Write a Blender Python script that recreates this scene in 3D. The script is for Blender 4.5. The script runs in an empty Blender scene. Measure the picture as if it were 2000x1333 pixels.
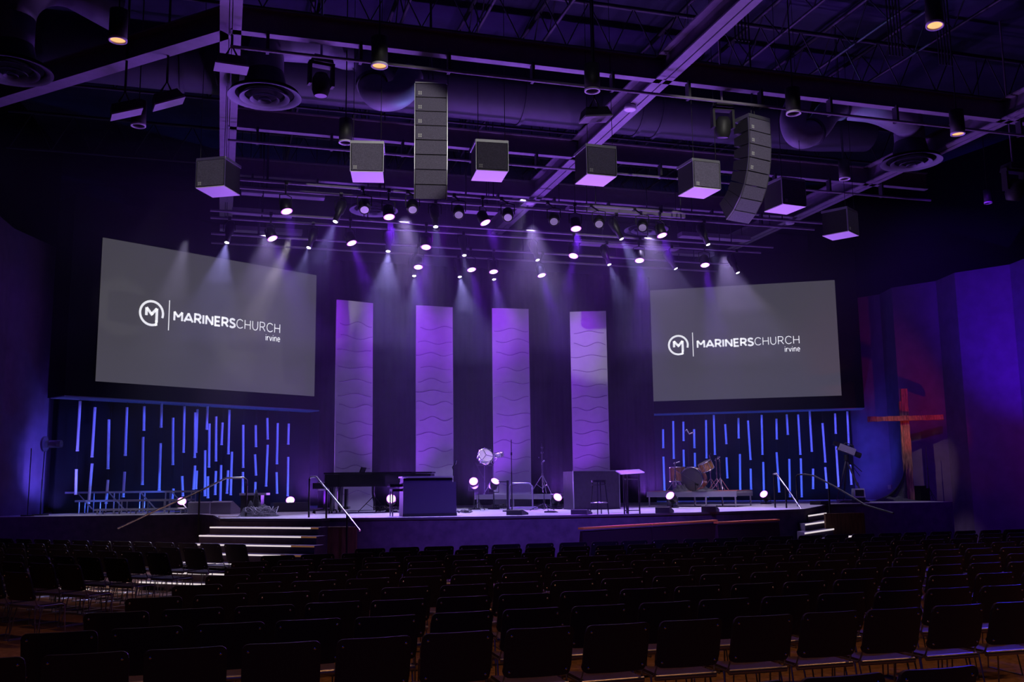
import bpy, math, random
from mathutils import Vector, Matrix
random.seed(7)
SC = bpy.context.scene
COL = SC.collection
PI = math.pi

# ------------------------------------------------------------------ camera geometry (room frame: x across the hall, y to the stage)
PH, FPX, PITCH, ROLL, EYE = .2907, 1902.8, .1468, -.0115, 1.87

def _ray(px, py):
    cp, sp, cr, sr = math.cos(PITCH), math.sin(PITCH), math.cos(ROLL), math.sin(ROLL)
    fw, rt, up = Vector((0, cp, sp)), Vector((1, 0, 0)), Vector((0, -sp, cp))
    r2, u2 = rt*cr + up*sr, up*cr - rt*sr
    d = fw + r2*((px-1000)/FPX) - u2*((py-666.5)/FPX)
    return Vector((d.x*math.cos(PH)+d.y*math.sin(PH), -d.x*math.sin(PH)+d.y*math.cos(PH), d.z)), d.y
def at_D(px, py, D):
    d, y = _ray(px, py); return Vector((0, 0, EYE)) + d*(D/y)
def at_z(px, py, z):
    d, y = _ray(px, py); k = (z-EYE)/d.z; return Vector((d.x*k, d.y*k, z))
def at_plane(px, py, p, n):
    d, _ = _ray(px, py); o = Vector((0, 0, EYE)); return o + d*((Vector(p)-o).dot(n)/d.dot(n))

cam_d = bpy.data.cameras.new('camera'); cam = bpy.data.objects.new('camera', cam_d); COL.objects.link(cam)
def _cam():
    cp, sp, cr, sr = math.cos(PITCH), math.sin(PITCH), math.cos(ROLL), math.sin(ROLL)
    rt, up, fw = Vector((1, 0, 0)), Vector((0, -sp, cp)), Vector((0, cp, sp))
    r2, u2 = rt*cr+up*sr, up*cr-rt*sr
    R = Matrix.Rotation(-PH, 3, 'Z')
    a, b, c = R@r2, R@u2, R@(-fw)
    m = Matrix(((a.x, b.x, c.x, 0), (a.y, b.y, c.y, 0), (a.z, b.z, c.z, EYE), (0, 0, 0, 1)))
    cam.matrix_world = m
_cam()
cam_d.sensor_width = 36; cam_d.lens = FPX/2000*36; cam_d.clip_start = .05; cam_d.clip_end = 200
SC.camera = cam
SC.view_settings.view_transform = 'Standard'; SC.view_settings.look = 'None'
SC.view_settings.gamma = 1; SC.view_settings.use_curve_mapping = False
SC.view_settings.exposure = 0.0
w = bpy.data.worlds.new('world'); SC.world = w; w.use_nodes = True
w.node_tree.nodes['Background'].inputs[0].default_value = (.10, .06, .35, 1)
w.node_tree.nodes['Background'].inputs[1].default_value = .004
cy = SC.cycles
cy.use_denoising = True; cy.max_bounces = 5; cy.diffuse_bounces = 3; cy.glossy_bounces = 2
cy.transmission_bounces = 3; cy.volume_bounces = 0; cy.sample_clamp_indirect = 3; cy.caustics_reflective = False
cy.caustics_refractive = False

def look_rot(d): return Vector(d).to_track_quat('-Z', 'Y').to_euler()
def spot(loc, target, power, color, angle, blend=.4, size=.08):
    l = bpy.data.lights.new('spot_light', 'SPOT'); l.energy = power; l.color = color
    l.spot_size = math.radians(angle); l.spot_blend = blend; l.shadow_soft_size = size
    o = bpy.data.objects.new('spot_light', l); COL.objects.link(o)
    o.location = loc; o.rotation_euler = look_rot(Vector(target)-Vector(loc)); return o
def area(loc, target, power, color, sx, sy):
    l = bpy.data.lights.new('area_light', 'AREA'); l.energy = power; l.color = color; l.shape = 'RECTANGLE'; l.size = sx; l.size_y = sy
    o = bpy.data.objects.new('area_light', l); COL.objects.link(o)
    o.location = loc; o.rotation_euler = look_rot(Vector(target)-Vector(loc)); return o

PURPLE, BLUE, COOL = (.24, .03, 1.0), (.05, .08, 1.0), (.48, .45, 1.0)
# house spots behind and above the audience, aimed at the hanging speakers
for (t, p, a) in (((-.22, 18.0, 7.75), 5200, 3.0), ((2.9, 16.4, 7.9), 6200, 7.0), ((4.5, 16.2, 7.6), 1500, 4.2), ((6.4, 15.8, 7.6), 1300, 4.4),
                  ((9.0, 16.6, 7.8), 7500, 9.0), ((13.4, 18.1, 7.75), 1300, 2.6)):
    spot((5.0, -4.0, 9.5), t, p, (1, .95, .91), a, .35)
spot((2.0, 2.0, 9.8), (5.9, 15.0, 8.4), 300, (.9, .85, 1), 9, .5)
# violet light thrown up from the stage floor on the ceiling steel, the ducts and the speakers' undersides
for (x, y) in ((3.2, 19.5), (5.6, 18.9), (8.2, 18.9), (12.2, 18.9)):
    spot((x, y, 1.1), (x-.3, 15.2, 10), 700, (.46, .20, 1.0), 100, .8, .15)
for x in (2.3, 4.6, 6.75, 9.0, 11.7):
    spot((x, 26.0, 1.6), (x-.3, 18.0, 10), 1000, (.34, .10, 1.0), 110, .8, .15)
# blue light along both side screens' recesses (tubes), from the floor just in front of them and from under the housings
for C_, yw in (((-.2131, 30.1668), .5251), ((17.0652, 30.1762), -.5251)):
    ux, uy, nx, ny = math.cos(yw), math.sin(yw), -math.sin(yw), math.cos(yw)
    for k in range(6):
        a_ = -3.6+1.44*k; bx, by = C_[0]+ux*a_-nx*.75, C_[1]+uy*a_-ny*.75
        spot((bx, by, 1.30), (bx+nx*1.15, by+ny*1.15, 2.6), 95, (.045, .13, 1.0), 110, .5, .05)
        spot((bx+nx*.2, by+ny*.2, 4.25), (bx+nx*1.15, by+ny*1.15, 2.9), 60, (.07, .09, 1.0), 110, .5, .05)
spot((-3.9, 27.2, 1.4), (-4.7, 30.2, 3.6), 420, (.16, .13, 1.0), 70, .9)
spot((-4.0, 20.0, 6.0), (-6.2, 25.0, 4.0), 320, (.22, .04, .8), 90, .9)
spot((19.4, 27.0, 1.5), (21.3, 30.0, 3.2), 120, (.16, .08, 1.0), 80, .8)
spot((18.6, 19.4, .4), (22.5, 22.9, 6.0), 3600, (.07, .005, 1.0), 40, 1.0)
spot((20.2, 17.0, .4), (23.2, 19.6, 2.5), 500, (.55, .02, .35), 80, .9)
spot((15.5, 17.0, 8.4), (22.2, 25.4, 4.0), 900, (.18, .0, 1.0), 75, .9)
# violet front wash added to give the stage front and keyboards a glow
spot((6.0, 11.0, 9.2), (6.6, 19.6, .9), 5200, (.22, .10, 1.0), 44, 1.0, .2)
spot((10.5, 11.0, 9.2), (9.5, 19.6, .8), 200, (.22, .08, 1.0), 50, 1.0, .2)
# red lamp on the cross, and its white side light
spot((20.9, 21.6, .6), (21.0, 26.1, 4.2), 520, (1.0, .05, .012), 30, .7)
spot((13.9, 24.0, 7.55), (20.9, 26.0, 3.0), 700, (1.0, .85, .6), 13, 1.0)
# dim warm light of the hanging cylinder lamps over the seats, blue side light from the right
for x in (-1.7, 2.2, 6.0, 10.0, 13.7):
    spot((x, 14.9, 8.55), (x, 12.6, 0), 220, (1.0, .42, .14), 66, .9, .1)
    spot((x, 7.0, 8.55), (x, 7.0, 0), 220, (1.0, .42, .14), 110, .9, .1)
spot((8.6, 16.6, 8.0), (9.4, 18.4, 1.0), 1700, (1.0, .45, .12), 26, .8, .1)  # extra warm spot added to light the barriers' orange top edges
# blue light of two lamps grazing the elbow ducts
spot((6.5, 20.2, 8.0), (3.0, 17.6, 9.9), 420, (.22, .36, 1.0), 26, .7, .1)
spot((9.6, 20.2, 8.0), (12.2, 17.8, 9.9), 520, (.22, .36, 1.0), 26, .7, .1)
# white top light added to make the instruments stand out
spot((3.0, 20.0, 8.4), (3.6, 21.4, 2.0), 500, (.75, .68, 1), 34, .7, .1)
spot((6.5, 20.6, 8.4), (6.4, 24.6, 2.6), 900, (.85, .78, 1), 22, .7, .1)
spot((13.9, 23.9, 7.55), (18.6, 24.9, 2.4), 800, (.9, .85, 1), 18, .7, .1)
spot((11.5, 19.6, 8.4), (12.6, 22.6, 2.0), 800, (.95, .82, .95), 24, .7, .1)
spot((-1.0, 25.6, 8.2), (-2.3, 27.4, 1.3), 900, (.8, .75, 1), 36, .7, .1)
spot((18.0, 19.0, 7.5), (8, 8, 0), 1100, (.05, .04, 1.0), 80, .6, .25)
spot((1.5, 23.6, 7.9), (-1.5, 20.7, 0), 3000, (1.0, .93, .8), 17, .5)
spot((-4.0, -6.0, 8.0), (7, 9, .6), 420, (.04, .05, 1.0), 60, .8, .1)
spot((-5.0, 11.0, 9.0), (-1.8, 20.0, .8), 800, (1.0, .55, .42), 30, .9)

# ------------------------------------------------------------------ materials
MATS = {}
def mat(name, col, rough=.6, metal=0.0, emit=None, es=0.0, noise=None, bump=0.0, spec=.5, sampling=None):
    if name in MATS: return MATS[name]
    m = bpy.data.materials.new(name); m.use_nodes = True; nt = m.node_tree; b = nt.nodes['Principled BSDF']
    b.inputs['Base Color'].default_value = (*col, 1); b.inputs['Roughness'].default_value = rough; b.inputs['Metallic'].default_value = metal
    b.inputs['Specular IOR Level'].default_value = spec
    if emit: b.inputs['Emission Color'].default_value = (*emit, 1); b.inputs['Emission Strength'].default_value = es
    if noise:
        sc, amt = noise; tc = nt.nodes.new('ShaderNodeTexCoord'); n = nt.nodes.new('ShaderNodeTexNoise'); n.inputs['Scale'].default_value = sc
        n.inputs['Detail'].default_value = 6; nt.links.new(tc.outputs['Object'], n.inputs['Vector'])
        r = nt.nodes.new('ShaderNodeValToRGB'); r.color_ramp.elements[0].position = .3; r.color_ramp.elements[1].position = .7
        r.color_ramp.elements[0].color = (*[c*(1-amt) for c in col], 1); r.color_ramp.elements[1].color = (*[min(1, c*(1+amt)) for c in col], 1)
        nt.links.new(n.outputs['Fac'], r.inputs['Fac']); nt.links.new(r.outputs['Color'], b.inputs['Base Color'])
        if bump:
            bp = nt.nodes.new('ShaderNodeBump'); bp.inputs['Strength'].default_value = bump; nt.links.new(n.outputs['Fac'], bp.inputs['Height']); nt.links.new(bp.outputs['Normal'], b.inputs['Normal'])
    if sampling: m.cycles.emission_sampling = sampling
    MATS[name] = m; return m
def wood(name, c1, c2, scale=3.0, rough=.6):
    m = bpy.data.materials.new(name); m.use_nodes = True; nt = m.node_tree; b = nt.nodes['Principled BSDF']; b.inputs['Roughness'].default_value = rough
    tc = nt.nodes.new('ShaderNodeTexCoord'); mp = nt.nodes.new('ShaderNodeMapping'); mp.inputs['Scale'].default_value = (8, 8, 1)
    n = nt.nodes.new('ShaderNodeTexNoise'); n.inputs['Scale'].default_value = scale; n.inputs['Detail'].default_value = 8
    r = nt.nodes.new('ShaderNodeValToRGB'); r.color_ramp.elements[0].color = (*c1, 1); r.color_ramp.elements[1].color = (*c2, 1)
    r.color_ramp.elements[0].position = .35; r.color_ramp.elements[1].position = .65
    nt.links.new(tc.outputs['Object'], mp.inputs['Vector']); nt.links.new(mp.outputs['Vector'], n.inputs['Vector']); nt.links.new(n.outputs['Fac'], r.inputs['Fac']); nt.links.new(r.outputs['Color'], b.inputs['Base Color'])
    bp = nt.nodes.new('ShaderNodeBump'); bp.inputs['Strength'].default_value = .3; nt.links.new(n.outputs['Fac'], bp.inputs['Height']); nt.links.new(bp.outputs['Normal'], b.inputs['Normal'])
    return m
M_black = mat('black_metal', (.012, .012, .015), .45)
M_blackm = mat('black_matt', (.006, .006, .008), .9, spec=.1)
M_wall = mat('dark_wall_paint', (.05, .035, .07), .9, noise=(2, .15), spec=.1)
M_wallside = mat('side_wall_fabric', (.16, .10, .20), .95, noise=(3, .12), spec=.05)
M_roof = mat('roof_deck', (.035, .032, .07), .85, noise=(1.5, .2), spec=.1)
M_steel = mat('painted_steel', (.24, .20, .28), .6, noise=(6, .1))
M_duct = mat('grey_duct_metal', (.035, .035, .06), .6, noise=(4, .12))
M_ductlit = mat('lit_duct_metal', (.20, .20, .26), .55, noise=(4, .12))  # lighter copy of the duct metal, light on elbows and diffusers put in colour
M_darksteel = mat('dark_steel', (.035, .032, .05), .55)
M_carpet = mat('brown_carpet', (.20, .12, .08), .95, noise=(14, .35), bump=.2, spec=.05)
M_deck = mat('grey_stage_deck', (.48, .46, .50), .6, noise=(5, .15))
M_fascia = mat('stage_front_fabric', (.10, .08, .12), .85, noise=(6, .2), spec=.1)
M_curtain = mat('black_curtain', (.007, .006, .012), .95, noise=(3, .3), spec=.03)
M_bannerm = mat('white_banner_cloth', (.62, .60, .66), .75, noise=(5, .05))
M_ridge = mat('banner_ridge', (.40, .30, .48), .7)
M_tube = mat('white_tube', (.75, .75, .80), .5)
M_chrome = mat('chrome', (.75, .75, .78), .22, 1.0)
M_alu = mat('aluminium', (.55, .55, .6), .4, .9)
M_grille = mat('speaker_grille', (.14, .12, .20), .7, noise=(90, .35), bump=.2)
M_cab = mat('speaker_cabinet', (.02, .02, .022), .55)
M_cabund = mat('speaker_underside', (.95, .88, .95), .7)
M_badge = mat('speaker_badge', (.55, .55, .55), .5)
M_plastic = mat('chair_plastic', (.018, .014, .024), .42)
M_seat = mat('chair_seat_fabric', (.05, .03, .045), .6, noise=(30, .3))
M_rod = mat('chair_steel_rod', (.35, .35, .38), .3, .9)
M_white_lamp = mat('white_hot_lens', (.9, .9, .9), .3, emit=(.86, .84, 1), es=14, sampling='NONE')
M_purple_lamp = mat('violet_lens', (.9, .8, .9), .3, emit=(1, .72, 1), es=9, sampling='NONE')
M_purple_rim = mat('violet_lens_rim', (.4, .2, .6), .3, emit=(.65, .12, 1), es=3, sampling='NONE')
M_lens_off = mat('unlit_lens_glow', (.22, .20, .25), .25, emit=(.3, .26, .36), es=.25)  # faint glow put into the lens colour, these lamps are off
M_warm = mat('warm_reflector', (.7, .5, .3), .3, .3, emit=(1, .55, .22), es=.9)
M_dimring = mat('lamp_trim_ring', (.75, .7, .8), .35)
M_cone = mat('dark_reflector', (.12, .10, .12), .3, .6)
M_led = mat('step_edge_light', (.8, .8, .75), .4, emit=(1, .88, .90), es=.72)
M_edgeglow = mat('step_edge_warm_glow', (.5, .3, .15), .5, emit=(1, .42, .14), es=.12)  # weak warm glow put into the brown strip ends, no lamp there
M_woodstep = wood('stair_side_wood', (.10, .045, .02), (.18, .09, .04))
M_crosswood = wood('cross_timber', (.14, .06, .03), (.42, .22, .12), 4)
M_panel_top = mat('orange_wood_edge', (.85, .36, .06), .45)
M_panel = mat('dark_wood_panel', (.025, .012, .016), .5)
M_drumwood = wood('drum_shell_wood', (.25, .10, .04), (.62, .32, .14), 5, .3)
M_drumhead = mat('drum_head', (.10, .09, .115), .6)
M_cream = mat('pale_drum_skin', (.85, .78, .72), .5)
M_piano = mat('piano_lacquer', (.008, .007, .010), .12)
M_cloth = mat('dark_cloth', (.045, .045, .055), .9, noise=(20, .4), bump=.3)
M_cable = mat('black_cable', (.03, .03, .035), .5)
M_greybox = mat('grey_monitor_grille', (.30, .27, .34), .7, noise=(60, .2))
M_screen = mat('projection_grey', (.08, .08, .085), .8, emit=(.083, .078, .094), es=.72)
M_logo = mat('projected_white', (.9, .9, .9), .8, emit=(.92, .92, .96), es=.95)
M_clear = mat('clear_acrylic', (.8, .8, .85), .15); M_clear.node_tree.nodes['Principled BSDF'].inputs['Transmission Weight'].default_value = .85
M_white = mat('white_top', (.7, .68, .75), .5)
M_organ = mat('organ_case', (.045, .034, .08), .5)
M_case = mat('travel_case_side', (.045, .03, .055), .6, noise=(10, .15))
M_beige = mat('beige_panel', (.45, .42, .36), .7)
M_rubber = mat('dark_rubber', (.02, .02, .02), .8)

# ------------------------------------------------------------------ mesh helpers
class MB:
    def __init__(s): s.v = []; s.f = []; s.sm = []; s.mi = []
    def _add(s, vs, fs, smooth=False, mi=0):
        n = len(s.v); s.v += [tuple(v) for v in vs]
        for f in fs: s.f.append(tuple(n+i for i in f)); s.sm.append(smooth); s.mi.append(mi)
        return s
    def box(s, c, d, R=None, mi=0, taper=1.0):
        c = Vector(c); x, y, z = d[0]/2, d[1]/2, d[2]/2
        P = [Vector((sx*x*(taper if sz > 0 else 1), sy*y*(taper if sz > 0 else 1), sz*z)) for sz in (-1, 1) for sy in (-1, 1) for sx in (-1, 1)]
        if R is not None: P = [R@p for p in P]
        return s._add([c+p for p in P], [(0, 2, 3, 1), (4, 5, 7, 6), (0, 1, 5, 4), (2, 6, 7, 3), (0, 4, 6, 2), (1, 3, 7, 5)], mi=mi)
    def cyl(s, a, b, r, n=10, r2=None, caps=True, mi=0):
        a, b = Vector(a), Vector(b); r2 = r if r2 is None else r2; d = (b-a).normalized()
        u = d.orthogonal().normalized(); v = d.cross(u)
        P = [a+(u*math.cos(2*PI*i/n)+v*math.sin(2*PI*i/n))*r for i in range(n)] + [b+(u*math.cos(2*PI*i/n)+v*math.sin(2*PI*i/n))*r2 for i in range(n)]
        s._add(P, [(i, (i+1) % n, n+(i+1) % n, n+i) for i in range(n)], True, mi)
        if caps: s._add(P, [tuple(range(n-1, -1, -1)), tuple(range(n, 2*n))], False, mi)
        return s
    def tube(s, pts, r, n=8, mi=0, caps=True):
        pts = [Vector(p) for p in pts]; rings = []; u = None
        for i, p in enumerate(pts):
            d = ((pts[min(i+1, len(pts)-1)]-pts[max(i-1, 0)])).normalized()
            if u is None: u = d.orthogonal().normalized()
            else: u = (u-d*u.dot(d)).normalized()
            v = d.cross(u); rr = r[i] if isinstance(r, (list, tuple)) else r
            rings.append([p+(u*math.cos(2*PI*k/n)+v*math.sin(2*PI*k/n))*rr for k in range(n)])
        P = [q for g in rings for q in g]
        F = [(i*n+k, i*n+(k+1) % n, (i+1)*n+(k+1) % n, (i+1)*n+k) for i in range(len(pts)-1) for k in range(n)]
        s._add(P, F, True, mi)
        if caps: s._add(P, [tuple(range(n-1, -1, -1)), tuple(range(len(P)-n, len(P)))], False, mi)
        return s
    def lathe(s, prof, c=(0, 0, 0), axis=(0, 0, 1), n=24, mi=0):
        c = Vector(c); d = Vector(axis).normalized(); u = d.orthogonal().normalized(); v = d.cross(u); P = []
        for (r, z) in prof: P += [c+d*z+(u*math.cos(2*PI*i/n)+v*math.sin(2*PI*i/n))*max(r, 1e-4) for i in range(n)]
        F = [(j*n+i, j*n+(i+1) % n, (j+1)*n+(i+1) % n, (j+1)*n+i) for j in range(len(prof)-1) for i in range(n)]
        return s._add(P, F, True, mi)
    def prism(s, pts, z0, z1, mi=0):
        n = len(pts); P = [(x, y, z0) for x, y in pts]+[(x, y, z1) for x, y in pts]
        return s._add(P, [tuple(range(n-1, -1, -1)), tuple(range(n, 2*n))]+[(i, (i+1) % n, n+(i+1) % n, n+i) for i in range(n)], mi=mi)
    def extrude(s, pts, dvec, mi=0):
        n = len(pts); d = Vector(dvec); P = [Vector(p) for p in pts]; P += [p+d for p in P]
        return s._add(P, [tuple(range(n-1, -1, -1)), tuple(range(n, 2*n))]+[(i, (i+1) % n, n+(i+1) % n, n+i) for i in range(n)], mi=mi)
    def disc(s, c, nrm, r, n=20, mi=0, r2=None):
        c = Vector(c); d = Vector(nrm).normalized(); u = d.orthogonal().normalized(); v = d.cross(u)
        P = [c+(u*math.cos(2*PI*i/n)+v*math.sin(2*PI*i/n))*r for i in range(n)]
        return s._add(P, [tuple(range(n))], False, mi)
    def grid(s, fn, nu, nv, mi=0, smooth=True):
        P = [fn(i/nu, j/nv) for j in range(nv+1) for i in range(nu+1)]
        return s._add(P, [(j*(nu+1)+i, j*(nu+1)+i+1, (j+1)*(nu+1)+i+1, (j+1)*(nu+1)+i) for j in range(nv) for i in range(nu)], smooth, mi)
    def build(s, name, m, parent=None, origin=None):
        me = bpy.data.meshes.new(name); o0 = Vector(origin) if origin is not None else None
        vs = s.v if o0 is None else [tuple(Vector(v)-o0) for v in s.v]
        me.from_pydata(vs, [], s.f); me.update()
        ms = m if isinstance(m, (list, tuple)) else [m]
        for q in ms: me.materials.append(q)
        me.polygons.foreach_set('use_smooth', s.sm); me.polygons.foreach_set('material_index', s.mi)
        o = bpy.data.objects.new(name, me); COL.objects.link(o)
        if parent is not None: o.parent = parent
        elif o0 is not None: o.location = o0
        return o
def tag(o, label=None, cat=None, group=None, kind=None):
    if label: o['label'] = label
    if cat: o['category'] = cat
    if group: o['group'] = group
    if kind: o['kind'] = kind
    return o
def thing(name, label, cat, loc=(0, 0, 0), rz=0, group=None):
    o = bpy.data.objects.new(name, None); COL.objects.link(o); o.location = loc; o.rotation_euler = (0, 0, rz); o.empty_display_size = .1
    return tag(o, label, cat, group)
def struct(name, mb, m): return tag(mb.build(name, m), kind='structure')
def copy_tree(o, parent=None):
    c = o.copy(); COL.objects.link(c)
    if parent is not None: c.parent = parent
    for ch in o.children: copy_tree(ch, c)
    return c
def RZ(a): return Matrix.Rotation(a, 3, 'Z')
ORD = ['first', 'second', 'third', 'fourth', 'fifth', 'sixth', 'seventh', 'eighth', 'ninth', 'tenth', 'eleventh', 'twelfth', 'thirteenth', 'fourteenth', 'fifteenth',
       'sixteenth', 'seventeenth', 'eighteenth', 'nineteenth', 'twentieth', 'twenty-first', 'twenty-second', 'twenty-third', 'twenty-fourth', 'twenty-fifth', 'twenty-sixth', 'twenty-seventh', 'twenty-eighth', 'twenty-ninth', 'thirtieth']
DZ = 1.24  # stage deck height

# ------------------------------------------------------------------ room shell
struct('floor', MB().box((7, 12, -.05), (44, 50, .1)), M_carpet)
struct('ceiling', MB().box((7, 12, 12.35), (44, 50, .1)), M_roof)
struct('wall_back', MB().box((8.4, 35.05, 6), (44, .1, 12.4)), M_wall)
struct('wall_rear', MB().box((7, -9, 6), (44, .1, 12.4)), M_blackm)
# side walls: pleated fabric panels, then dark wall above
def pleats(pts, z0, z1):
    m = MB()
    for a, b in zip(pts[:-1], pts[1:]): m._add([(a[0], a[1], z0), (b[0], b[1], z0), (b[0], b[1], z1), (a[0], a[1], z1)], [(0, 1, 2, 3)])
    return m
rp = [(20.9, 31.2), (21.15, 29.7), (21.85, 28.3), (21.5, 27.2), (22.2, 25.9), (21.9, 24.7), (22.7, 23.3), (22.4, 22.0), (23.2, 20.4), (23.0, 18.8), (23.8, 17), (23.6, 15), (24.4, 13), (24.2, 10), (25, 6)]
struct('wall_right', pleats(rp, 0, 8.3), M_wallside)
struct('wall_right_upper', pleats([(21.6, 32), (22.6, 26), (24, 18), (26, 6), (27, -9)], 0, 12.4), M_blackm)
lp = [(-4.7, 31.0), (-4.55, 29.2), (-5.3, 27.2), (-5.5, 25), (-6.4, 22), (-6.8, 18), (-8, 14), (-9, 8), (-11, 0)]
struct('wall_left', pleats(lp, 0, 8.6), M_wallside)
struct('wall_left_upper', pleats([(-5.0, 32), (-5.7, 26), (-7.2, 18), (-9.8, 8), (-12, -9)], 0, 12.4), M_blackm)

# stage platform: arc front with splayed stairs left and right, lower wings
front = []
for i in range(13):
    x = 3.0+(13.0-3.0)*i/12; front.append((x, 19.15+((x-8.1)**2)/27.0))
stage_pts = [(-8, 26.6), (-5.04, 26.37), (-2.71, 26.02), (-.44, 25.75), (-.1, 24.4), (.05, 21.75), (1.97, 20.15), (2.2, 20.55)] + front + [(13.5, 20.6), (14.9, 22.2), (16.1, 23.75), (17.6, 23.75), (20.35, 23.75), (21.0, 26.5), (21.5, 34.9), (-8, 34.9)]
def stage_mesh():
    m = MB(); n = len(stage_pts)
    P = [(x, y, 0) for x, y in stage_pts]+[(x, y, DZ) for x, y in stage_pts]
    m._add(P, [tuple(range(n, 2*n))], mi=0)
    m._add(P, [(i, (i+1) % n, n+(i+1) % n, n+i) for i in range(n)], mi=1)
    return m
st = stage_mesh().build('stage_platform', [M_deck, M_fascia]); tag(st, kind='structure')
# thin lit nosing along the deck edge
m = MB()
edge = stage_pts[4:-4]
for a, b in zip(edge[:-1], edge[1:]):
    m.box(((a[0]+b[0])/2, (a[1]+b[1])/2-.012, DZ-.02), (math.dist(a, b), .03, .045), RZ(math.atan2(b[1]-a[1], b[0]-a[0])))
struct('trim_1', m, mat('deck_edge_trim', (.16, .15, .18), .35, .5))

# stairs
TRD = .32
def stairs(name, label, p0, p1, nout, ext):
    d = (Vector(p1)-Vector(p0)); L = d.length; d.normalize(); n = Vector(nout).normalized()
    ang = math.atan2(d.y, d.x); t = thing(name, label, 'stairs', (p0[0], p0[1], 0))
    o = Vector((p0[0], p0[1], 0)); q0 = Vector((p0[0], p0[1])); R = RZ(ang)
    for k in range(1, 8):
        z = DZ-.155*k; e = ext*k*.5
        c = q0+d*((L+e)/2)+n*(TRD*k-TRD/2)
        MB().box((c.x, c.y, z/2), (L+e, TRD, z), R).build('tread', M_fascia, t, o)
        c2 = q0+d*(L/2)+n*(TRD*k+.004)
        MB().box((c2.x, c2.y, z-.016), (L, .012, .028), R).build('edge_strip', M_led, t, o)['label'] = 'pale glowing step edge'
        if ext:
            c3 = q0+d*(L+e/2)+n*(TRD*k+.004)
            MB().box((c3.x, c3.y, z-.016), (e, .012, .028), R).build('edge_strip', M_edgeglow, t, o)['label'] = 'brown end of the step edge with a faint painted glow'
    return t
stairs('stage_stairs', 'wide stage steps with pale glowing edges beside the cable heap', (.05, 21.75), (1.97, 20.15), (-.64, -.77), .35)
t = thing('stage_stairs', 'narrower stage steps with glowing edges beside the video camera tripod', 'stairs', tuple(at_z(1600, 1020, 0)))
for k, (x0, y0, x1, y1) in enumerate(((1578, 1007, 1613, 1002), (1572, 1024, 1637, 1015), (1571, 1041, 1660, 1028), (1580, 1057, 1668, 1046), (1585, 1074, 1675, 1062))):
    z = DZ-.155*(k+1); A, B = at_z(x0, y0, z), at_z(x1, y1, z); bk = Vector((math.sin(PH), math.cos(PH), 0))*.55
    m = MB(); P4 = [A, B, B+bk, A+bk]; m._add([(p.x, p.y, 0) for p in P4]+[(p.x, p.y, z) for p in P4], [(0, 1, 2, 3), (4, 5, 6, 7), (0, 1, 5, 4), (1, 2, 6, 5), (2, 3, 7, 6), (3, 0, 4, 7)])
    m.build('tread', M_fascia, t, tuple(t.location))
    dd = (B-A).normalized(); nn = Vector((dd.y, -dd.x, 0))
    MB().extrude([A+nn*.004, B+nn*.004, B+nn*.004-Vector((0, 0, .034)), A+nn*.004-Vector((0, 0, .034))], nn*.012).build('edge_strip', M_led, t, tuple(t.location))
# warm side panels of the stair wells
m = MB(); a = Vector((2.05, 20.10, 0)); b = Vector((2.65, 19.85, 0))
m.extrude([a+Vector((0, 0, .3)), b+Vector((0, 0, .3)), b+Vector((0, 0, 1.08)), a+Vector((0, 0, 1.08))], (.03, .06, 0))
tag(m.build('stair_side_panel', M_woodstep), 'brown wooden side wall at the right end of the wide stage steps', 'wall panel')
m = MB(); a = at_z(1612, 1004, 1.12); b = at_z(1688, 1002, 1.12)
m.extrude([(a.x, a.y, .15), (b.x, b.y, .15), (b.x, b.y, 1.12), (a.x, a.y, 1.12)], (0, .06, 0))
tag(m.build('stair_side_panel', M_woodstep), 'brown wooden side wall behind the narrower stage steps', 'wall panel')

# ------------------------------------------------------------------ back of the stage
def curtain(p0, p1, z0, z1, amp, waves, name, label):
    p0, p1 = Vector((*p0, 0)), Vector((*p1, 0)); d = (p1-p0); n = Vector((-d.y, d.x, 0)).normalized(); N = waves*6
    m = MB().grid(lambda u, v: p0+d*u+n*(amp*math.sin(u*waves*2*PI)*(.7+.3*v))+Vector((0, 0, z0+(z1-z0)*v)), N, 2)
    return tag(m.build(name, M_curtain), label, 'curtain')
curtain((2.9, 30.6), (14.2, 30.6), DZ, 9.0, .05, 34, 'stage_curtain', 'dark pleated curtain hanging across the back of the stage behind the four banners')

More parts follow.
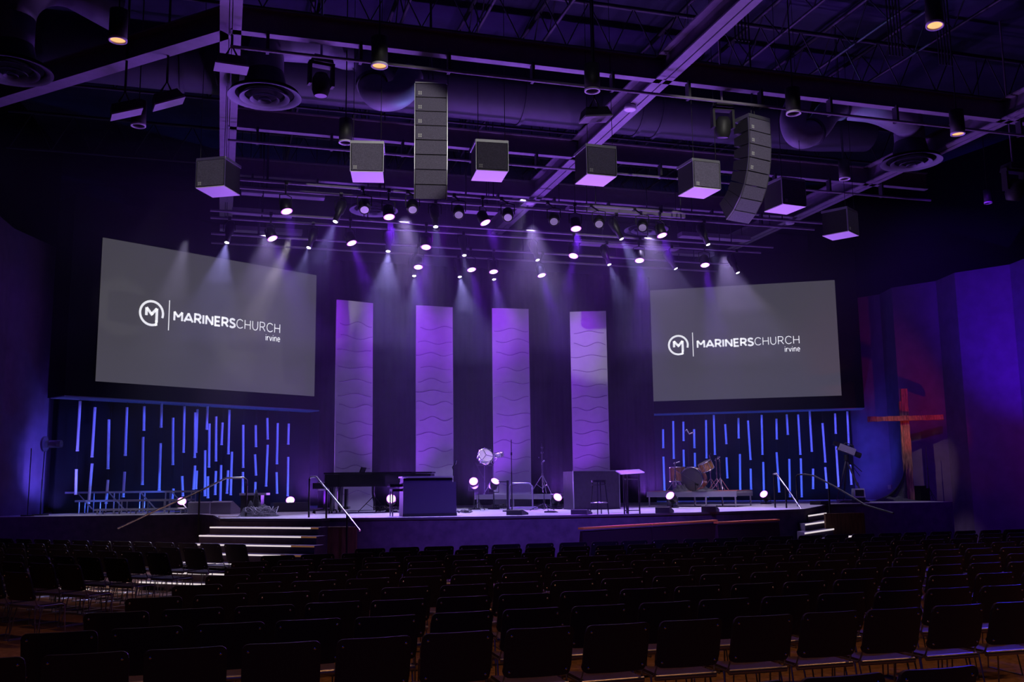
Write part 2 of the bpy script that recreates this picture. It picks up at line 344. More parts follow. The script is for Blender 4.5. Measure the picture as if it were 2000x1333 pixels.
LC, RC = Vector((-.2131, 30.1668, 6.7833)), Vector((17.0652, 30.1762, 6.7473)); YAW = .5251
def screen_axes(yaw): return Vector((math.cos(yaw), math.sin(yaw), 0)), Vector((-math.sin(yaw), math.cos(yaw), 0))
GL = {  # letter strokes, capital height 1
 'M': (.92, [[(.07, 0), (.07, 1), (.46, .42), (.85, 1), (.85, 0)]]), 'A': (.86, [[(0, 0), (.43, 1), (.86, 0)], [(.18, .27), (.68, .27)]]),
 'R': (.70, [[(.07, 0), (.07, 1), (.40, 1), (.55, .95), (.63, .82), (.63, .66), (.55, .52), (.40, .45), (.07, .45)], [(.38, .45), (.68, 0)]]),
 'I': (.16, [[(.08, 0), (.08, 1)]]), 'N': (.80, [[(.07, 0), (.07, 1), (.73, 0), (.73, 1)]]), 'E': (.60, [[(.57, 1), (.07, 1), (.07, 0), (.58, 0)], [(.07, .5), (.52, .5)]]),
 'S': (.62, [[(.56, .86), (.44, .97), (.28, 1.0), (.12, .92), (.07, .76), (.15, .6), (.45, .46), (.57, .34), (.57, .17), (.45, .04), (.28, 0), (.12, .04), (.03, .14)]]),
 'C': (.80, [[(.76, .82), (.62, .95), (.44, 1), (.24, .94), (.1, .76), (.05, .5), (.1, .24), (.24, .06), (.44, 0), (.62, .05), (.76, .18)]]),
 'H': (.76, [[(.06, 0), (.06, 1)], [(.70, 0), (.70, 1)], [(.06, .5), (.70, .5)]]), 'U': (.74, [[(.06, 1), (.06, .36), (.12, .14), (.26, .02), (.37, 0), (.48, .02), (.62, .14), (.68, .36), (.68, 1)]]),
 'i': (.14, [[(.07, 0), (.07, .7)], [(.07, .9), (.07, 1)]]), 'r': (.36, [[(.07, 0), (.07, .7)], [(.07, .45), (.18, .65), (.34, .7)]]),
 'v': (.54, [[(.02, .7), (.27, 0), (.52, .7)]]), 'n': (.54, [[(.07, 0), (.07, .7)], [(.07, .5), (.2, .68), (.36, .7), (.46, .6), (.48, .45), (.48, 0)]]),
 'e': (.56, [[(.07, .36), (.50, .36), (.47, .56), (.36, .69), (.22, .69), (.1, .57), (.06, .36), (.1, .12), (.24, .01), (.38, .01), (.49, .1)]])}
def strokes(m, lines, th, tf, off):
    # each line (2d points) becomes a flat ribbon with mitred joints; sharp corners start a new ribbon; tf maps 2d -> 3d
    runs = []
    for pts in lines:
        P = [Vector((p[0], p[1])) for p in pts]; cur = [P[0]]
        for i in range(1, len(P)-1):
            t1, t2 = (P[i]-P[i-1]).normalized(), (P[i+1]-P[i]).normalized(); cur.append(P[i])
            if t1.dot(t2) < .35:
                e = th/2 if t1.dot(t2) > -.2 else 0
                cur[-1] = P[i]+t1*e; runs.append(cur); cur = [P[i]-t2*e*.0]
        cur.append(P[-1]); runs.append(cur)
    for P in runs:
        L = []
        for i, p in enumerate(P):
            if i == 0: t = (P[1]-P[0]).normalized(); n = Vector((-t.y, t.x)); k = 1
            elif i == len(P)-1: t = (P[-1]-P[-2]).normalized(); n = Vector((-t.y, t.x)); k = 1
            else:
                t1, t2 = (P[i]-P[i-1]).normalized(), (P[i+1]-P[i]).normalized(); n1, n2 = Vector((-t1.y, t1.x)), Vector((-t2.y, t2.x))
                n = (n1+n2).normalized(); k = 1/max(.5, n.dot(n1))
            L.append((p+n*th/2*k, p-n*th/2*k))
        V = [tf(*a) for a, b in L]+[tf(*b) for a, b in L]; N = len(L)
        m._add(V, [(i, i+1, N+i+1, N+i) for i in range(N-1)])
def write(m, text, x0, x1, base, cap, th, tf, gap=.13):
    W = sum(GL[c][0] for c in text)+gap*(len(text)-1); sx = (x1-x0)/W; x = 0
    for c in text:
        strokes(m, [[(x0+(x+p[0])*sx, base+p[1]*cap) for p in ln] for ln in GL[c][1]], th, tf, 0); x += GL[c][0]+gap
def side_screen(C, yaw, label, gx, gw, gy, boxlabel, ml, mr):
    u, n = screen_axes(yaw); z = Vector((0, 0, 1)); W, Hh = 7.111, 4.0
    def P(a, b, c=0): return C+u*a+z*b+n*c
    t = thing('projection_screen', label, 'screen', tuple(C-z*Hh/2))
    MB().extrude([P(-W/2, -2, .03), P(W/2, -2, .03), P(W/2, 2, .03), P(-W/2, 2, .03)], n*.05).build('frame', M_blackm, t, C-z*2)
    MB()._add([P(-W/2, -2), P(W/2, -2), P(W/2, 2), P(-W/2, 2)], [(0, 1, 2, 3)])._add([P(-W/2, -2, .03), P(W/2, -2, .03), P(W/2, 2, .03), P(-W/2, 2, .03)], [(0, 1, 2, 3)]).build('screen_surface', M_screen, t, C-z*2)
    m = MB(); s = gw/.655; ox = (gx-.5)*W
    tf = lambda a, b: P(ox+a*s, (gy-.5)*Hh+b*s, -.012)
    arc = lambda r, a0, a1, k: [(.373+r*math.cos(math.radians(a0+(a1-a0)*i/k)), r*math.sin(math.radians(a0+(a1-a0)*i/k))) for i in range(k+1)]
    strokes(m, [arc(.342, -18, 292, 40)+[(.373+.150, -.345), (.373+.150, -.20)]], .066, tf, 0)
    strokes(m, [[(.373-.155, -.075), (.373-.155, .150), (.373, -.03), (.373+.155, .150), (.373+.155, -.25)]], .078, tf, 0)
    strokes(m, [[(.90, -.44), (.90, .44)]], .026, tf, 0)
    write(m, 'MARINERS', 1.045, 3.045, -.125, .255, .060, tf, .16)
    write(m, 'CHURCH', 3.085, 4.645, -.125, .272, .024, tf, .16)
    write(m, 'irvine', 4.12, 4.645, -.405, .185, .022, tf, .14)
    m.build('projected_logo', M_logo, t, C-z*2)['label'] = 'white projected ring logo and lettering'
    # black surround that carries the screen
    b = MB(); x0, x1, zt, zb, dp = -W/2-ml, W/2+mr, 3.1, -2.42, 1.1
    b.extrude([P(x0, zb, .09), P(x1, zb, .09), P(x1, zt, .09), P(x0, zt, .09)], n*dp)
    tag(b.build('screen_surround', M_blackm), boxlabel, 'screen housing')
    r = MB(); r.extrude([P(x0, zb-.03, .09), P(x1, zb-.03, .09), P(x1, zb-.005, .09), P(x0, zb-.005, .09)], n*.9)
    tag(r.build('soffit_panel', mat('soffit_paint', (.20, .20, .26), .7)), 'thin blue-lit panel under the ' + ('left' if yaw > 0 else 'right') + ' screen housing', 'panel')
    BA, BB = (.35, -.3) if yaw > 0 else (-.3, .35)
    k = MB(); k.extrude([P(x0+BA, zb, 1.25), P(x1-BB, zb, 1.25), P(x1-BB, DZ-C.z+.002, 1.25), P(x0+BA, DZ-C.z+.002, 1.25)], n*.08)
    tag(k.build('recess_backing', M_blackm), 'black backing behind the blue tubes under the ' + ('left' if yaw > 0 else 'right') + ' screen', 'backdrop')
side_screen(LC, YAW, 'grey projection screen left of the banners, angled in, with white church logo', .157, .655, .5127, 'black housing around the left projection screen', .78, .45)
side_screen(RC, -YAW, 'grey projection screen right of the banners, angled in, with white church logo', .189, .634, .4917, 'black housing around the right projection screen', .35, .72)

# hanging tubes, both sides: (top x, y, bottom x, y) in photo pixels, turned into points on the plane the tubes hang in
TL = [(156.5,784,151,882),(185.7,796,179.7,894),(213,820,210.8,917),(248,796,244.6,891),(281.7,794,281,842),(315.7,787,314.6,836),(337.8,816.5,337.5,909),(360.2,794,358.4,885),
(385.4,800,382.6,885),(381.2,806,380.2,895),(405.4,794,403.6,840),(409,828,408,914),(422,814,421.7,902),(434.5,826,432.7,870),(448,801,446,888),(475,830.5,475,914.5),(499.3,831,500,874),(522,817,522.8,859),(542.4,827,540.7,907.5),(564,828,563,869)]
TL2 = [(149.3,917,148,967),(180,906,173,985),(211,938,207,985),(243.5,922,240.5,972),(279.5,854,278,948),(313.7,866,310.7,959),(338.7,955,336,980),(355.7,930.5,357,970),(381,910,377.5,957),(384.5,920,382.5,956),(400.7,880,400,970),
(406,931,406,974),(421.7,920.5,420,967.5),(432,909,430,980),(445.5,919.5,443,965),(453,883,450.5,968),(474.5,922.5,474,965),(498,888,500,929.5),(499,942,498,967.5),(522.7,869.5,519.5,951),(540,923,541,965),(563,893,561.7,970)]
TR = [(1272,817,1272.4,891),(1295,839,1295.6,876),(1314.8,823,1316,897),(1334.8,824,1335.2,862),(1355.6,839,1356.4,876),(1378.8,821,1380,896),(1394,811,1396.4,889),(1416.4,829,1418.8,868),(1442,817,1442.8,857),(1460.8,822,1466,899),
(1487.6,811,1489.2,889),(1516.4,818.4,1517.2,859),(1536.4,810,1538.8,850),(1558.8,810,1563.2,889),(1581.2,801.6,1585.6,883),(1606.4,827,1612,904),(1630.8,808,1632.4,848),(1654.8,804,1658,870)]
TR2 = [(1272,902,1274.5,940),(1295.7,892.5,1298,959),(1317,960,1318,974),(1335,879,1336,912),(1357,885,1357.5,913),(1382,960,1382,972),(1419,894,1420.7,935),(1445,887.5,1446,966),(1466,916,1467,957),(1490.7,903,1492,960),(1516.7,884,1522,962.5),
(1541.5,897,1543,972),(1564,896,1566,972),(1588,916,1588,956),(1611.7,913,1615,955),(1633,872.5,1638,952),(1660.5,908,1663,947.5)]
def tubes(lst, C, yaw, side, tier, off):
    u, n = screen_axes(yaw); p = C+n*off
    for i, (a, b, c, d) in enumerate(lst):
        A, B = at_plane(a, b, p, n), at_plane(c, d, p, n)
        ln = (A-B).length
        t = thing('hanging_tube', f'{"short" if ln < .75 else "long"} blue-lit hanging tube, {ORD[i]} from the left in the {tier} tier under the {side} screen', 'light tube', tuple(B), group=f'hanging tubes under the {side} screen')
        ax = (A-B).normalized()
        MB().cyl(B+ax*.05, A, .037, 10).build('tube', M_tube, t, B)
        MB().cyl(B-ax*.0, B+ax*.045, .042, 10).build('end_cap', M_tube, t, B)
        MB().cyl(A, (A.x, A.y, C.z-2.46), .004, 4, caps=False).build('wire', M_black, t, B)
tubes(TL, LC, YAW, 'left', 'upper', .55); tubes(TL2, LC, YAW, 'left', 'lower', .55)
tubes(TR, RC, -YAW, 'right', 'upper', .55); tubes(TR2, RC, -YAW, 'right', 'lower', .55)

# four white banners with raised wavy lines
def banner(pl, pr, D, yaw, which, seed):
    rnd = random.Random(seed); A = at_D((pl[0]+pr[0])/2, (pl[1]+pr[1])/2, D); R = yaw-PH
    u, n = Vector((math.cos(R), math.sin(R), 0)), Vector((-math.sin(R), math.cos(R), 0)); wd = 1.06; c = Vector((A.x, A.y, DZ))
    t = thing('stage_banner', f'tall white banner with raised wavy lines, {which}', 'banner', tuple(c), group='banners at the back of the stage')
    h = A.z-DZ; S = .02
    def P(a, z, o=0):
        fl = .25*max(0, 1-z/.55)**2
        return c+u*(a*(1+fl*.3))+n*(o+.02*math.sin(a*5+z)-fl)+Vector((0, 0, z))
    m = MB(); N = 8; K = 40
    m.grid(lambda a, b: P((a-.5)*wd, .02+b*(h-.02)), N, K); m.grid(lambda a, b: P((a-.5)*wd, .02+b*(h-.02), .03), N, K)
    for s in (-.5, .5): m.grid(lambda a, b: P(s*wd, .02+b*(h-.02), a*.03), 1, K)
    m.grid(lambda a, b: P((a-.5)*wd, h, b*.03), N, 1)
    m.build('cloth_panel', M_bannerm, t, c)
    w_ = MB(); z = h-.62
    while z > .4:
        ph, am, fr = rnd.uniform(0, 6), rnd.uniform(.03, .06), rnd.uniform(6.5, 9.5)
        x0, x1 = -.5*wd*rnd.uniform(.75, 1), .5*wd*rnd.uniform(.85, 1)
        w_.tube([P(x0+(x1-x0)*i/22, z+am*math.sin(ph+fr*(x0+(x1-x0)*i/22)), -.006) for i in range(23)], .011, 5)
        z -= rnd.uniform(.30, .46)
    w_.build('wave_pattern', M_ridge, t, c)
banner((658, 587), (730, 591), 26.0, .55, 'leftmost, behind the grand piano', 1)
banner((811, 597), (887, 600), 26.9, .34, 'second from the left, behind the organ', 2)
banner((960, 602), (1034, 604), 27.4, .17, 'third from the left, behind the cymbal stands', 3)
banner((1111, 610), (1185, 607), 28.2, -.10, 'rightmost, behind the travel case and stool', 4)

# ------------------------------------------------------------------ ceiling steel, ducts, diffusers
BZ = 9.4
def gbeam(a, b, wdt, z=BZ, dep=.42, slot=True):
    a, b = Vector(a), Vector(b); d = b-a; L = d.length; ang = math.atan2(d.y, d.x); c = (a+b)/2; R = RZ(ang); m = MB()
    if slot:
        for s in (-1, 1): m.box((c.x-math.sin(ang)*s*wdt*.30, c.y+math.cos(ang)*s*wdt*.30, z), (L, wdt*.42, .03), R)
        m.box((c.x, c.y, z+dep/2), (L, wdt*.10, dep), R)
    else:
        m.box((c.x, c.y, z), (L, wdt, .03), R); m.box((c.x, c.y, z+dep/2), (L, .03, dep), R)
    m.box((c.x, c.y, z+dep), (L, wdt, .03), R)
    return m
for x in (-.05, 7.8, 15.75): struct('ceiling_beam', gbeam((x, 4, 0), (x, 27.6, 0), .34), M_steel)
for i in range(3):
    pass
struct('ceiling_beam', gbeam((-4.9, 20.8, 0), (-.1, 16.05, 0), .30, slot=False), M_steel)
struct('ceiling_beam', gbeam((-7.6, 23.4, 0), (-4.9, 20.8, 0), .30, slot=False), M_steel)
for (y, x0, x1, nm) in ((15.95, -.05, 17.8, 'nearest row over the seats'), (20.5, -.05, 17.5, 'middle row'), (23.75, -.05, 15.8, 'row over the stage edge')):
    struct('ceiling_beam', gbeam((x0, y, 0), (x1, y, 0), .17, slot=False), M_steel)
    t = thing('lighting_pipe', f'long thin lighting pipe hung under the steel, {nm}', 'pipe', (x0, y, BZ-.35), group='lighting pipes')
    MB().cyl((x0, y-.12, BZ-.33), (x1, y-.12, BZ-.33), .03, 8).build('pipe', M_steel, t, (x0, y, BZ-.35))
    k = x0+.6
    while k < x1:
        MB().box((k, y-.06, BZ-.16), (.05, .14, .36)).build('hanger', M_darksteel, t, (x0, y, BZ-.35)); k += 1.55
BARS = (20.74, 21.32, 23.3, 23.95, 25.52, 26.5)
for j, y in enumerate(BARS):
    t = thing('lighting_bar', f'dark pipe carrying stage lights, {ORD[j]} of six from the seats to the banners', 'lighting bar', (6.6, y, 8.35), group='lighting bars over the stage')
    MB().cyl((-.4, y, 8.35), (14.6, y, 8.35), .032, 8).build('pipe', M_steel, t, (6.6, y, 8.35))
    for k in range(6): MB().cyl((.8+2.5*k, y, 8.35), (.8+2.5*k, y, 12.32), .014, 5).build('hanger', M_darksteel, t, (6.6, y, 8.35))
# raceway strips beside the pipes over the stage
RNAMES = ['right of the left lengthwise beam', 'lowest behind the left lengthwise beam', 'long, near the middle beam', 'long, over the last banner', 'short, above the right screen', 'farthest back above the right screen', 'farthest back above the left screen', 'in the centre of the stage lights']
for (x0, x1, y, z) in ((.3, 2.3, 23.9, 9.05), (.1, 1.6, 25.2, 8.9), (8.2, 11.4, 22.4, 8.75), (9.5, 12.5, 25.0, 8.6), (12.4, 14.6, 24.6, 8.9), (12.6, 14.5, 26.6, 8.9), (-.2, 2.0, 27.0, 8.9), (5.4, 6.4, 22.6, 8.6)):
    RN = RNAMES.pop(0); t = thing('cable_raceway', f'grey cable raceway hanging {RN}', 'raceway', ((x0+x1)/2, y, z), group='cable raceways over the stage')
    MB().box(((x0+x1)/2, y, z), (x1-x0, .3, .12)).build('tray', M_steel, t, ((x0+x1)/2, y, z))
    for q in (x0+.2, x1-.2): MB().cyl((q, y, z), (q, y, 12.32), .01, 5).build('hanger', M_darksteel, t, ((x0+x1)/2, y, z))
# roof joists
def joist(a, b, z0, z1, nseg):
    m = MB(); a, b = Vector((*a, 0)), Vector((*b, 0)); m.cyl(a+Vector((0, 0, z0)), b+Vector((0, 0, z0)), .035, 4); m.cyl(a+Vector((0, 0, z1)), b+Vector((0, 0, z1)), .05, 4)
    for i in range(nseg):
        p, q = a.lerp(b, i/nseg), a.lerp(b, (i+1)/nseg); h = (p+q)/2
        m.cyl(p+Vector((0, 0, z1)), h+Vector((0, 0, z0)), .015, 4, caps=False); m.cyl(h+Vector((0, 0, z0)), q+Vector((0, 0, z1)), .015, 4, caps=False)
    return m
for y in (12.2, 17.6, 22.3, 27.0): struct('ceiling_joist', joist((-7, y), (19, y), 10.7, 11.7, 26), M_darksteel)
for i, x in enumerate((1.6, 3.3, 4.9, 6.4, 9.4, 11.2, 13.0, 14.6)): struct('ceiling_joist', joist((x, 8), (x, 30), 11.32, 12.1, 18), M_darksteel)
# vertical bundles of hanging conduits over the right seats
for (x, y) in ((8.6, 14.6), (11.7, 14.4), (12.9, 14.5)):
    m = MB()
    for k in range(5): m.cyl((x+.07*k, y, BZ+.3), (x+.07*k, y, 12.2), .014, 5)
    tag(m.build('conduit_bundle', M_darksteel), 'dark bundle of vertical conduits above the ' + {8.6: 'right line array', 11.7: 'middle right steel rail', 12.9: 'far right steel rail'}[x], 'conduits')

def duct_run(name, label, pts, r, seams=(), cat='duct', m=None):
    t = thing(name, label, cat, tuple(pts[0])); o = Vector(pts[0])
    MB().tube(pts, r, 28).build('duct_pipe', m or M_duct, t, o)
    for k in seams:
        i = int(k); f = k-i; p = Vector(pts[i]).lerp(Vector(pts[min(i+1, len(pts)-1)]), f); d = (Vector(pts[min(i+1, len(pts)-1)])-Vector(pts[i])).normalized()
        rr = r if not isinstance(r, (list, tuple)) else r[i]
        MB().cyl(p-d*.04, p+d*.04, rr+.03, 28).build('joint_collar', M_duct, t, o)
    return t
def arc3(c, r, a0, a1, u, v, n=8): return [Vector(c)+Vector(u)*r*math.cos(math.radians(a0+(a1-a0)*i/n))+Vector(v)*r*math.sin(math.radians(a0+(a1-a0)*i/n)) for i in range(n+1)]
X, Y, Z = Vector((1, 0, 0)), Vector((0, 1, 0)), Vector((0, 0, 1))
duct_run('air_duct', 'very large round dark duct running across the hall above the stage front', [Vector((-4.6, 19.9, 10.55)), Vector((2, 19.9, 10.55)), Vector((9, 19.9, 10.55)), Vector((13.8, 19.9, 10.55)), Vector((15.3, 19.9, 10.55))], [.66, .66, .66, .62, .5], (.55, 1.35, 1.6, 2.0, 2.1))
duct_run('air_duct', 'large round duct crossing high at the top right behind the hung lamp', [Vector((8.6, 15.2, 12.0)), Vector((18, 12.4, 11.1)), Vector((24, 10.6, 10.6))], .42, (.4, .8))
def diffuser(c, r, label, top):
    c = Vector(c); t = thing('air_diffuser', label, 'air diffuser', tuple(c), group='round air diffusers')
    prof = []
    for k, f in enumerate((1.0, .68, .40, .18)):
        MB().lathe([(r*f, 0.0-.03*k), (r*f*.80, .05-.03*k), (r*f*.80, .065-.03*k), (r*f, .02-.03*k), (r*f, -.03*k)], c, n=40).build('ring', M_ductlit, t, c)
    MB().cyl(c+Z*.10, c+Z*.5, r*.62, 28, r*.5).build('neck', M_duct, t, c)
    MB().cyl(c+Z*.07, c+Z*.09, r*.93, 32).build('back_plate', M_blackm, t, c)
    if top: MB().tube(top, r*.5, 24).build('flexible_duct', M_ductlit, t, c)
DS = [((517, 190), .68), ((1780, 318), .68), ((22, 140), .68)]
c = at_z(517, 190, 9.15)
def smooth(pts, k=3):
    pts = [Vector(p) for p in pts]
    for _ in range(k):
        q = [pts[0]]
        for a, b in zip(pts[:-1], pts[1:]): q += [a.lerp(b, .25), a.lerp(b, .75)]
        pts = q+[pts[-1]]
    return pts
diffuser(c, .68, 'round air diffuser with concentric rings, hanging left of the left line array', smooth([c+Z*.45, c+Z*1.1, at_D(560, 85, 17.6), at_D(640, 92, 18.4), at_D(690, 108, 19.2)], 3))
duct_run('air_duct', 'curved elbow duct lit violet, left of the left line array', smooth([at_D(690, 108, 19.2), at_D(722, 118, 19.0), at_D(722, 150, 18.6), at_D(735, 192, 18.4), at_D(785, 186, 18.8), at_D(800, 150, 19.4)], 3), .29, (8, 22), m=M_ductlit)
c = at_z(1780, 318, 9.15)
diffuser(c, .68, 'round air diffuser with concentric rings at the right end of the steel', smooth([c+Z*.45, c+Z*1.0, at_D(1762, 232, 20.2), at_D(1715, 210, 20.4), at_D(1660, 205, 20.6)], 3))
duct_run('air_duct', 'curved elbow duct lit blue, right of the curved line array', smooth([at_D(1665, 205, 20.6), at_D(1620, 212, 20.4), at_D(1598, 252, 19.8), at_D(1560, 272, 19.4), at_D(1545, 235, 19.6), at_D(1560, 200, 20.0)], 3), .27, (8, 22), m=M_ductlit)
c = at_z(22, 140, 9.15)
diffuser(c, .68, 'round air diffuser in the top left corner of the hall', [c+Z*.5, c+Z*1.0]+arc3(c+Z*1.0+X*.7, .7, 180, 70, X, Z)+[c+Vector((1.6, .4, 1.5))])
diffuser(at_z(730, 412, 8.9), .62, 'round air diffuser among the stage lights, left of the stage centre', None)
diffuser(at_z(1262, 450, 8.9), .62, 'round air diffuser among the stage lights, right of the stage centre', None)
diffuser(Vector((7.6, 25.5, 8.9)), .5, 'small round air diffuser above the stage centre', None) if False else None

# ------------------------------------------------------------------ hanging downlights
def downlight(px, py, z, label, warm=False, tilt=(0, 0), scale=1.0, gr='cylinder lamps hanging over the seats'):
    c = at_z(px, py, z); t = thing('pendant_downlight', label, 'lamp', tuple(c), group=gr)
    r, h = .135*scale, .48*scale; d = Vector((tilt[0], tilt[1], 1)).normalized()
    MB().lathe([(r*.2, h+.02), (r, h), (r, 0), (r*.9, 0), (r*.82, .10), (0, .14)][:4], c, d, 24).build('housing', M_cab if not warm else M_cab, t, c)
    MB().lathe([(r*.90, .01), (r*.55, .16), (0, .17)], c, d, 24).build('reflector', M_warm if warm else M_cone, t, c)
    MB().lathe([(r*1.02, .025), (r*1.02, -.008), (r*.84, -.008), (r*.84, .02)], c, d, 24).build('trim_ring', M_dimring, t, c)
    MB().cyl(c+d*h, (c+d*h).lerp(Vector((c.x, c.y, 12.3)), 1), .012, 6).build('stem', M_black, t, c)
    MB().disc(c+d*(h), d, r, 24).build('top_cap', M_cab, t, c)
downlight(230, 79, 8.6, 'cylinder lamp glowing warm, hanging at the top left of the hall', True)
downlight(741, 129, 8.6, 'cylinder lamp in front of the elbow duct with a bright ring and warm inside', True)
downlight(675, 279, 8.6, 'cylinder lamp hanging just above the second cube speaker from the left')
downlight(1157, 178, 8.6, 'cylinder lamp with lit ring hanging above the right moving light')
downlight(1550, 222, 8.6, 'cylinder lamp hanging right of the right line array')
downlight(1871, 262, 8.6, 'cylinder lamp glowing warm, at the far right end of the steel rail', True)
downlight(1826, 50, 8.6, 'tilted cylinder lamp with silver rim at the top right of the hall', True, (.12, .1), .95)
downlight(270, 246, 8.6, 'dark cylinder lamp hanging beside the two moving lights on the left')
downlight(1650, 350, 8.6, 'small dark cylinder lamp hanging under the round diffuser on the right', scale=.9)
downlight(1930, 397, 8.6, 'faint thin cylinder lamp hanging at the right edge below the diffuser', scale=.7)
for (x, y, nm) in ((1231, 214, 'above the fourth cube speaker'), (1035, 398, 'near the left stage lights'), (1543, 437, 'below the right line array'), (1268, 0, None)):
    if nm:
        c = at_z(x, y, BZ-.10); tag(MB().lathe([(.0, .1), (.11, .1), (.13, 0), (.10, -.02), (0, .02)], c, Z, 20).build('beam_lamp', M_dimring), f'small round lamp fixed under the diagonal steel beam {nm}', 'lamp')

# ------------------------------------------------------------------ speakers
def cube_speaker(px, py, z, yaw_deg, nth, wdt=.57):
    c = at_z(px, py, z); hh, dp = .52, .60; t = thing('hanging_speaker', f'black cube speaker with grey grille, {nth} of the arc of hanging cubes', 'speaker', tuple(c), math.radians(yaw_deg), 'cube speakers hanging in an arc')
    # local: front faces -y, z=0 top of the grille front
    MB().box((0, dp/2, -hh/2), (wdt, dp-.02, hh), mi=0).build('cabinet', M_cab, t)
    MB().box((0, 0, -hh/2), (wdt-.03, .03, hh-.03)).build('grille', M_grille, t)
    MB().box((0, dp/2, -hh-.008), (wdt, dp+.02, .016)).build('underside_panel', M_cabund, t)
    m = MB().box((0, .02, .02), (wdt+.02, .06, .05)).box((0, dp-.08, .02), (wdt+.02, .05, .05))
    for s in (-1, 1): m.box((s*(wdt/2+.006), 0, -hh/2), (.012, .03, hh))
    for s in (-1, 1): m.box((s*(wdt/2+.008), dp/2, .02), (.02, dp, .05))
    m.build('mounting_frame', M_alu, t)
    b = MB()
    for i in (0, 1):
        for j in (0, 1): b.box((-wdt/2+.06+i*.035, -.018, -hh+.05+j*.035), (.027, .006, .027))
    b.build('badge', M_badge, t)
    for s in (-1, 1): MB().cyl((s*(wdt/2-.04), .05, .04), (s*(wdt/2-.04), .05, 12.33-c.z), .006, 5).build('suspension_wire', M_black, t)
cube_speaker(412, 312, 7.95, -29, 'first from the left')
cube_speaker(717, 280, 7.95, -11, 'second from the left')
cube_speaker(961, 278, 7.95, -5, 'third from the left')
cube_speaker(1174, 288, 7.95, 1, 'fourth from the left')
cube_speaker(1379, 316, 7.95, 3, 'third from the right')
cube_speaker(1549, 352, 7.95, 6, 'second from the right')
cube_speaker(1664, 412, 7.95, 32, 'rightmost')

def line_array(px, py, D, yaw, label, bend):
    top = at_D(px, py, D); t = thing('line_array_speaker', label, 'speaker array', tuple(top), math.radians(yaw), 'line arrays')
    wdt, hh, dp = .57, .262, .42; p = Vector((0, 0, -.04)); ang = 0
    for k in range(8):
        R = Matrix.Rotation(ang, 3, 'X')  # tilt: face looks further down
        c = p+R@Vector((0, 0, -hh/2))
        m = MB(); hf, hb = hh/2-.004, hh/2*.62
        V = [Vector((sx*wdt/2*(1 if y == 0 else .92), y, sz*(hf if y == 0 else hb))) for y in (0, dp) for sz in (-1, 1) for sx in (-1, 1)]
        m._add([c+R@v for v in V], [(0, 1, 3, 2), (4, 6, 7, 5), (0, 4, 5, 1), (2, 3, 7, 6), (0, 2, 6, 4), (1, 5, 7, 3)])
        cb = m.build('cabinet', M_cab, t)
        g = MB().box(c+R@Vector((0, -.012, 0)), (wdt-.03, .02, hh-.018), R); g.build('grille', M_grille, cb)
        for s in (-1, 1): MB().box(c+R@Vector((s*(wdt/2+.004), -.004, 0)), (.014, .022, hh-.004), R).build('rigging_strip', M_alu, cb)
        if k < 4:
            b = MB()
            for i in (0, 1):
                for j in (0, 1): b.box(c+R@Vector((-wdt/2+.07+i*.036, -.026, -hh/2+.06+j*.036)), (.028, .006, .028), R)
            b.build('badge', M_badge, cb)
        p = p+R@Vector((0, 0, -hh)); ang += math.radians(bend[k])
    MB().box((0, .18, .0), (wdt, .4, .07)).build('top_frame', M_alu, t)
    m = MB()
    for s in (-.05, .05): m.tube([(s, .15, .03), (s*.3, .15, .5), (0, .15, 12.1-top.z)], .012, 6)
    m.build('chain', M_darksteel, t)
line_array(842, 160, 16.6, -10, 'straight tall line array of eight speaker boxes hanging left of the stage centre', [0, 1, 2, 3, 5, 7, 9, 0])
line_array(1482, 230, 18.0, 15, 'curved line array of eight speaker boxes hanging right of the stage centre', [2, 4, 6, 8, 10, 12, 13, 0])

# ------------------------------------------------------------------ stage light fixtures
def fixture(px, py, target, kind, label, z=7.75, barz=8.35):
    P = at_z(px, py, z); d = (Vector(target)-P).normalized(); u = d.orthogonal().normalized()
    side = d.cross(Z).normalized() if abs(d.z) < .98 else X
    on = kind in ('white', 'violet')
    nm = {'white': 'profile_spotlight', 'violet': 'wash_light', 'off': 'unlit_spotlight', 'offw': 'unlit_spotlight'}[kind]
    t = thing(nm, label, 'stage light', tuple(P), group={'white': 'white beam profile lights', 'violet': 'violet wash lights'}.get(kind, 'unlit stage lights'))
    if kind == 'white':
        MB().lathe([(.055, -.01), (.068, 0), (.068, -.22), (.10, -.26), (.12, -.50), (.08, -.58), (0, -.6)], P, d, 18).build('body', M_black, t, P)
        MB().disc(P+d*.004, d, .05, 18).build('lens', M_white_lamp, t, P)
        B = P-d*.34
    else:
        MB().lathe([(.105, .0), (.115, .01), (.115, -.04), (.13, -.06), (.12, -.25), (.06, -.3), (0, -.3)], P, d, 20).build('body', M_black, t, P)
        if kind == 'violet':
            ln = MB().disc(P+d*.006, d, .098, 20).build('lens', M_purple_lamp, t, P)
            MB().lathe([(.098, .006), (.122, .006)], P, d, 24).build('lens_rim', M_purple_rim, t, P)
        else: MB().disc(P+d*.006, d, .09, 20).build('lens', M_lens_off, t, P)
        B = P-d*.14
    top = Vector((B.x, min(BARS, key=lambda q: abs(q-B.y)), barz)); w2 = .15
    MB().tube([B+side*w2, B+side*w2+Z*.22, B+Z*.26, B-side*w2+Z*.22, B-side*w2], .012, 5).build('yoke', M_black, t, P)
    MB().cyl(B+Z*.25, top, .02, 6).box(top, (.07, .09, .09)).build('clamp', M_black, t, P)
    return P, d
def at_t(px, py, D): return at_D(px, py, D)
